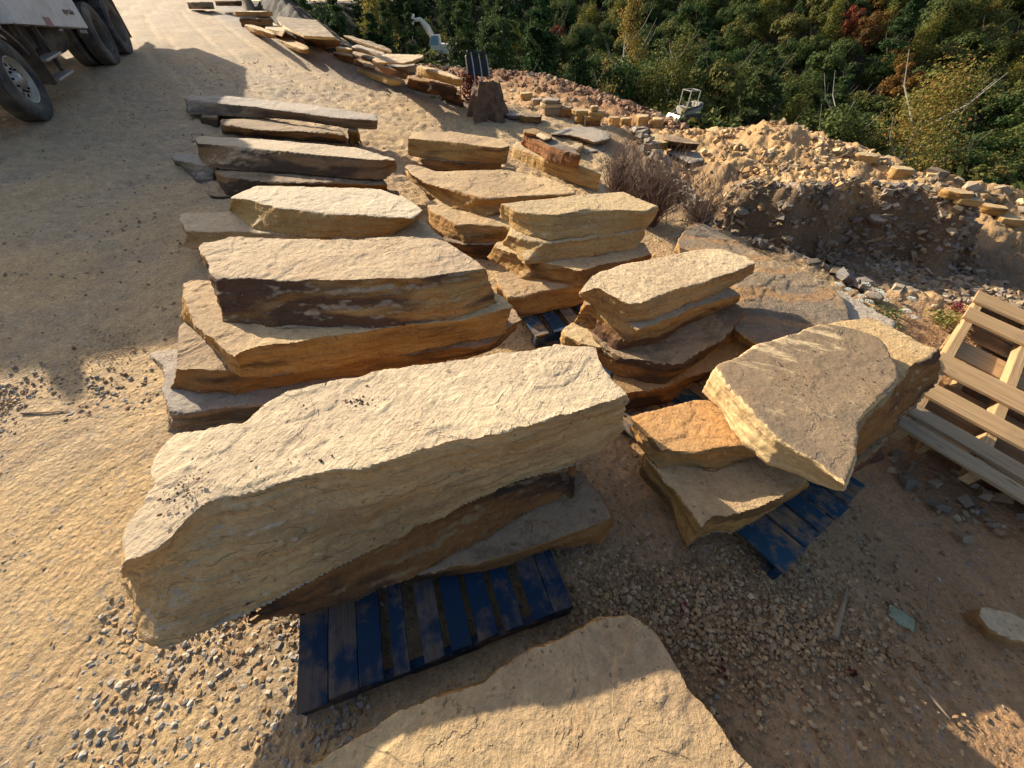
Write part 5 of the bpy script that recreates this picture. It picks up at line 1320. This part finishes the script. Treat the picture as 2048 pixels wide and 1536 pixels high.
for i, (bx_, by_, tx, ty) in enumerate([(1335, 470, 1324, 300), (1385, 470, 1372, 365), (1400, 465, 1440, 355), (1350, 480, 1465, 430), (1412, 470, 1495, 405), (1365, 470, 1385, 392), (1420, 450, 1452, 366), (1345, 440, 1362, 335), (1450, 470, 1470, 420)]):
    b_ = atg(bx_, by_); t_ = (CT * b_.y + ST * (CAM_H - b_.z)); h = .62 + .1 * (i % 3)
    d = Vector(ray(tx, ty)); top = Vector((d.x * t_, d.y * t_, CAM_H + d.z * t_)) * 1.0
    top = b_ + (top - b_) * .95; top.z = max(top.z, b_.z + .35)
    paths = []; pts = [tuple(b_.lerp(top, f) - b_ + Vector((rb.uniform(-.012, .012), rb.uniform(-.012, .012), 0))) for f in (0, .2, .4, .6, .8, 1)]
    paths.append((pts, .0065))
    for _ in range(9):
        q = Vector(pts[rb.randint(2, 5)]); a = rb.uniform(0, 6.28); L = rb.uniform(.04, .14)
        paths.append(([q, q + Vector((math.cos(a) * L * .5, math.sin(a) * L * .5, L * .7)), q + Vector((math.cos(a) * L * .6, math.sin(a) * L * .6, L))], .003))
    lab = ['tallest straight dry stalk rising before the rubble edge pile', 'dry stalk with a feathery seed head, second by the rubble', 'long thin dry stalk leaning right toward the sunlit heap', 'low dry stalk leaning far right across the rubble', 'outermost leaning dry stalk, nearest to the veined slab', 'short dry stalk in the middle of the stalks', 'curved dry stalk ending before the sunlit heap edge', 'dry stalk close right of the tallest stalk', 'small dry stalk above the end of the veined slab'][i]
    o = mesh_obj('dry_stalk', tubes_mesh('dry_stalk', paths, 5), ST_DRY, loc=b_); tag(o, lab, 'dry plant')
# white umbel flowers
FL = flat_mat('white_flower_heads', (.62, .64, .56), .8, var=.15); GR = flat_mat('pale_green_stem', (.20, .26, .12), .8)
bs = atg(1735, 668)
heads = [(1676, 569), (1697, 580), (1733, 569), (1757, 582), (1764, 588), (1722, 593), (1719, 602), (1738, 604), (1769, 600), (1790, 618), (1824, 598), (1812, 622), (1824, 634), (1684, 588), (1690, 592), (1740, 620)]
pr = empty('flower_clump', bs); tag(pr, 'clump of white umbrella shaped wild flowers behind the tilted slabs', 'wild flowers')
for i, (hx, hy) in enumerate(heads):
    t_ = 3.62 + .12 * rb.uniform(-1, 1); d = Vector(ray(hx, hy)); hp = Vector((d.x * t_, d.y * t_, CAM_H + d.z * t_)) - bs
    foot = Vector((hp.x * .35 + rb.uniform(-.05, .05), hp.y * .3, -.25))
    mesh_obj('stem', tubes_mesh('stem', [([foot, foot.lerp(hp, .5) + Vector((0, 0, .03)), hp], .004)], 5), GR, pr)
    n = 60; a = RNG.uniform(0, 6.28, n); r = np.sqrt(RNG.uniform(0, 1, n)) * .036; C = np.stack([np.cos(a) * r + hp.x, np.sin(a) * r + hp.y, hp.z + .012 - r * r * 6 + RNG.uniform(-.003, .003, n)], 1)
    V, F, T = leaves(C, np.tile([0, 0, 3.0], (n, 1)), np.full(n, .0085), np.zeros((n, 3))); mesh_obj('flower_head', me_from('flower_head', V, F), FL, pr)
def tuft(label, px, py, n, R, H, ls, mat, cat='plant', name='weed_tuft', dz=0):  # loose leaf quads in one mesh
    p = atg(px, py); C = np.stack([RNG.normal(0, R * .5, n), RNG.normal(0, R * .5, n), RNG.uniform(0, 1, n) * H], 1)
    V, F, T = leaves(C, np.tile([0, 0, .8], (n, 1)), ls * RNG.uniform(.6, 1.3, n), np.stack([RNG.uniform(0, 1, n), RNG.uniform(0, 1, n), np.zeros(n)], 1))
    me = me_from(name, V, F); add_attr(me, 'tint', T); o = mesh_obj(name, me, mat, loc=(p.x, p.y, p.z + dz)); return tag(o, label, cat)
L_RED = leaf_mat('dark_red_leaves', (.10, .018, .022), (.20, .03, .03), (.14, .06, .03)); L_WEED = leaf_mat('weed_leaves', (.08, .12, .03), (.22, .26, .07), (.3, .25, .08))
tuft('small green weed at the top corner of the raw wooden pallet', 1885, 645, 260, .16, .09, .018, L_WEED)
tuft('small reddish weed just above the green weed by the raw pallet', 1908, 620, 120, .07, .08, .014, L_RED)
tuft('low green leaves at the foot of the white flowers', 1765, 640, 260, .12, .12, .014, L_WEED)
tuft('yellow green weed growing out of the dark stump', 986, 196, 320, .16, .25, .035, L_WEED, dz=.25)
tuft('dark red creeper hanging over the end block beside the stump', 940, 200, 900, .26, .45, .035, L_RED, 'creeper', 'red_creeper')
tuft('dark red creeper leaves on the front of the stump', 962, 215, 500, .2, .4, .03, L_RED, 'creeper', 'red_creeper')
for i, (px, py) in enumerate([(1440, 1345), (1365, 1215), (1700, 1345)]):
    p = atg(px, py); n = 7; C = RNG.normal(0, .012, (n, 3)); C[:, 2] = .012 + np.abs(C[:, 2]) * .5
    V, F, T = leaves(C, np.tile([0, 0, .9], (n, 1)), np.full(n, .016), RNG.uniform(0, 1, (n, 3))); me = me_from('dead_leaf', V, F); add_attr(me, 'tint', T)
    tag(mesh_obj('dead_leaf', me, L_RED, loc=p), ['crumpled dark red leaf beside the edge of the bottom slab', 'dark red leaf on the gravel between the two blue pallets', 'faint dark red leaf lying on the brown earth'][i], 'leaf')
tuft('dry yellowish weed among the stalks by the rubble', 1425, 425, 160, .10, .16, .014, L_WEED)
tuft('little weed at the road edge below the brown split block', 868, 196, 140, .12, .22, .025, L_WEED)
# stump with black steel forks
sp = atg(975, 232); H0 = .80
m = MB(); rs = random.Random(4); prof = []
bm = m.bm; rings = []
for j, h in enumerate((-.1, .05, .2, .32, .42, .50)):
    rings.append([bm.verts.new(((.36 - .03 * j) * (1 + .25 * math.sin(k * 1.7 + j * .2) * (1.2 - h) + rs.uniform(-.06, .06)) * math.cos(k / 18 * 6.283), (.34 - .03 * j) * (1 + .25 * math.sin(k * 1.7 + j * .2) * (1.2 - h) + rs.uniform(-.06, .06)) * math.sin(k / 18 * 6.283), h + (rs.uniform(-.1, .06) if j == 5 else 0))) for k in range(18)])
for A, B in zip(rings[:-1], rings[1:]):
    for k in range(18): bm.faces.new((A[k], A[(k + 1) % 18], B[(k + 1) % 18], B[k]))
bm.faces.new(rings[-1]); bm.faces.new(rings[0][::-1])
st = m.build('stump', flat_mat('dark_rotten_wood', (.13, .08, .05), .95, sc=9, var=.5, bump=1), loc=(sp.x, sp.y, gz(sp.x, sp.y)))
tag(st, 'dark ragged tree stump at the near end of the roadside row', 'stump')
bp = atg(960, 222); bk = empty('fork_frame', (bp.x, bp.y, gz(bp.x, bp.y) + .50), (math.radians(-22), math.radians(8), math.radians(35))); bk.scale = (.62, .62, .62)
tag(bk, 'black steel fork frame dumped on top of the stump', 'fork frame')
T_COAL = flat_mat('coal_black_steel', (.012, .012, .013), .5)
MB().box((0, 0, .30), (.72, .10, .46), bev=.02).build('back_plate', T_COAL, bk)
for x in (-.26, 0, .26): MB().tube([(x, -.22, -.35), (x, -.20, .30), (x, -.16, .56)], .016, 6).build('bar', T_ALU, bk)
MB().box((0, -.14, .57), (.76, .05, .06), bev=.01).build('cross_bar', T_COAL, bk)
# litter
lp = at(1830, 1225, -.06); lp.z = gz(lp.x, lp.y) + .012
bm = bmesh.new(); nx, ny = 12, 9
vs = [[bm.verts.new(((i / nx - .5) * .125 * (1 - .12 * abs(j / ny - .5)), (j / ny - .5) * .085, .010 * math.sin(i * .8) * math.cos(j * .5) + .008 * math.sin(i / nx * 3.14) * math.sin(j / ny * 3.14) + .004 * (i % 3 == 0))) for j in range(ny + 1)] for i in range(nx + 1)]
for i in range(nx):
    for j in range(ny): bm.faces.new((vs[i][j], vs[i + 1][j], vs[i + 1][j + 1], vs[i][j + 1]))
bmesh.ops.solidify(bm, geom=bm.faces[:], thickness=.003)
me = bpy.data.meshes.new('packet'); bm.to_mesh(me); bm.free()
for p in me.polygons: p.use_smooth = True
tag(mesh_obj('packet', me, flat_mat('pale_green_paper', (.56, .60, .42), .55, dirt=(.3, .25, .15), da=.25), loc=lp, rot=(.05, .1, math.radians(-38))), 'crumpled pale green packet lying on the brown earth', 'litter')
# twigs and splinters
M_TW = flat_mat('grey_brown_splinter', (.30, .22, .145), .9, var=.3)
def stick(label, a, b, r, mat=M_TW, lift=.012, flat=1.0):
    A = atg(*a); B = atg(*b); A.z = gz(A.x, A.y) + lift; B.z = gz(B.x, B.y) + lift; c = (A + B) / 2
    mid = (A + B) / 2 + Vector((rb.uniform(-.01, .01), rb.uniform(-.01, .01), .006))
    m = MB().tube([A - c, (A * .6 + mid * .4) - c, mid - c, (B * .7 + mid * .3) - c, B - c], [r, r * .9, r * .75, r * .5, r * .2], 7)
    tag(m.build('stick', mat, loc=c), label, 'stick')
stick('short thick tapered stick pointing up from the edge of the gravel', (1662, 1278), (1692, 1172), .014)
stick('long thin splinter on the bare earth at the lower right', (1822, 1355), (1890, 1440), .009)
stick('grey splinter near the shadow at the left edge', (50, 832), (145, 826), .007)
stick('second grey splinter at the left edge, lying more steeply', (2, 824), (48, 792), .006)
stick('piece of broken wood beside the foot of the raw pallet', (1812, 950), (1828, 922), .014)
stick('dark splinter lying below the shade-toned boards of the raw pallet', (1850, 945), (1890, 962), .010)
stick('thin dry twig next to the tapered stick', (1692, 1262), (1710, 1250), .004)
stick('pale twig by the middle of the right hand shade', (1855, 1170), (1850, 1225), .004)
# crumbs of soil lying on the big slab
def crumbs(label, poly, z, n, sz, sp_=None):
    P = [at(px, py, z) for px, py in poly]; x0, x1 = min(p.x for p in P), max(p.x for p in P); y0, y1 = min(p.y for p in P), max(p.y for p in P)
    X = []; 
    cl = [(rb.uniform(x0, x1), rb.uniform(y0, y1)) for _ in range(14)]
    while len(X) < n:
        if rb.random() < .62: c = rb.choice(cl); x, y = c[0] + rb.gauss(0, .05), c[1] + rb.gauss(0, .03)
        else: x, y = rb.uniform(x0, x1), rb.uniform(y0, y1)
        ins = False; j = len(P) - 1
        for i in range(len(P)):
            if (P[i].y > y) != (P[j].y > y) and x < (P[j].x - P[i].x) * (y - P[i].y) / (P[j].y - P[i].y) + P[i].x: ins = not ins
            j = i
        if ins: X.append((x, y))
    X = np.array(X); s = sz[0] + (sz[1] - sz[0]) * RNG.power(.3, n)
    me = stones('dirt_crumbs', np.stack([X[:, 0], X[:, 1], z + .001 + s * .3], 1), s, .6, pick([(.14, .085, .05), (.20, .12, .07), (.10, .07, .05), (.30, .20, .12)], n), .6, .3)
    tag(mesh_obj('dirt_crumbs', me, M_STONES), label, 'dirt crumbs', kind='stuff')
crumbs('dark crumbs of soil scattered over the huge pale slab', [(270, 1080), (330, 960), (360, 890), (520, 860), (620, 790), (850, 745), (1170, 715), (1210, 780), (960, 860), (640, 930), (430, 975)], .82, 520, (.0018, .0085))
crumbs('soil crumbs on the wide grey slab', [(1520, 720), (1640, 665), (1740, 700), (1780, 750), (1700, 850), (1600, 850)], .70, 130, (.0015, .007))
crumbs('bits of soil on the dusty broad middle slab', [(870, 350), (1020, 345), (1120, 380), (960, 392)], .672, 60, (.003, .012))
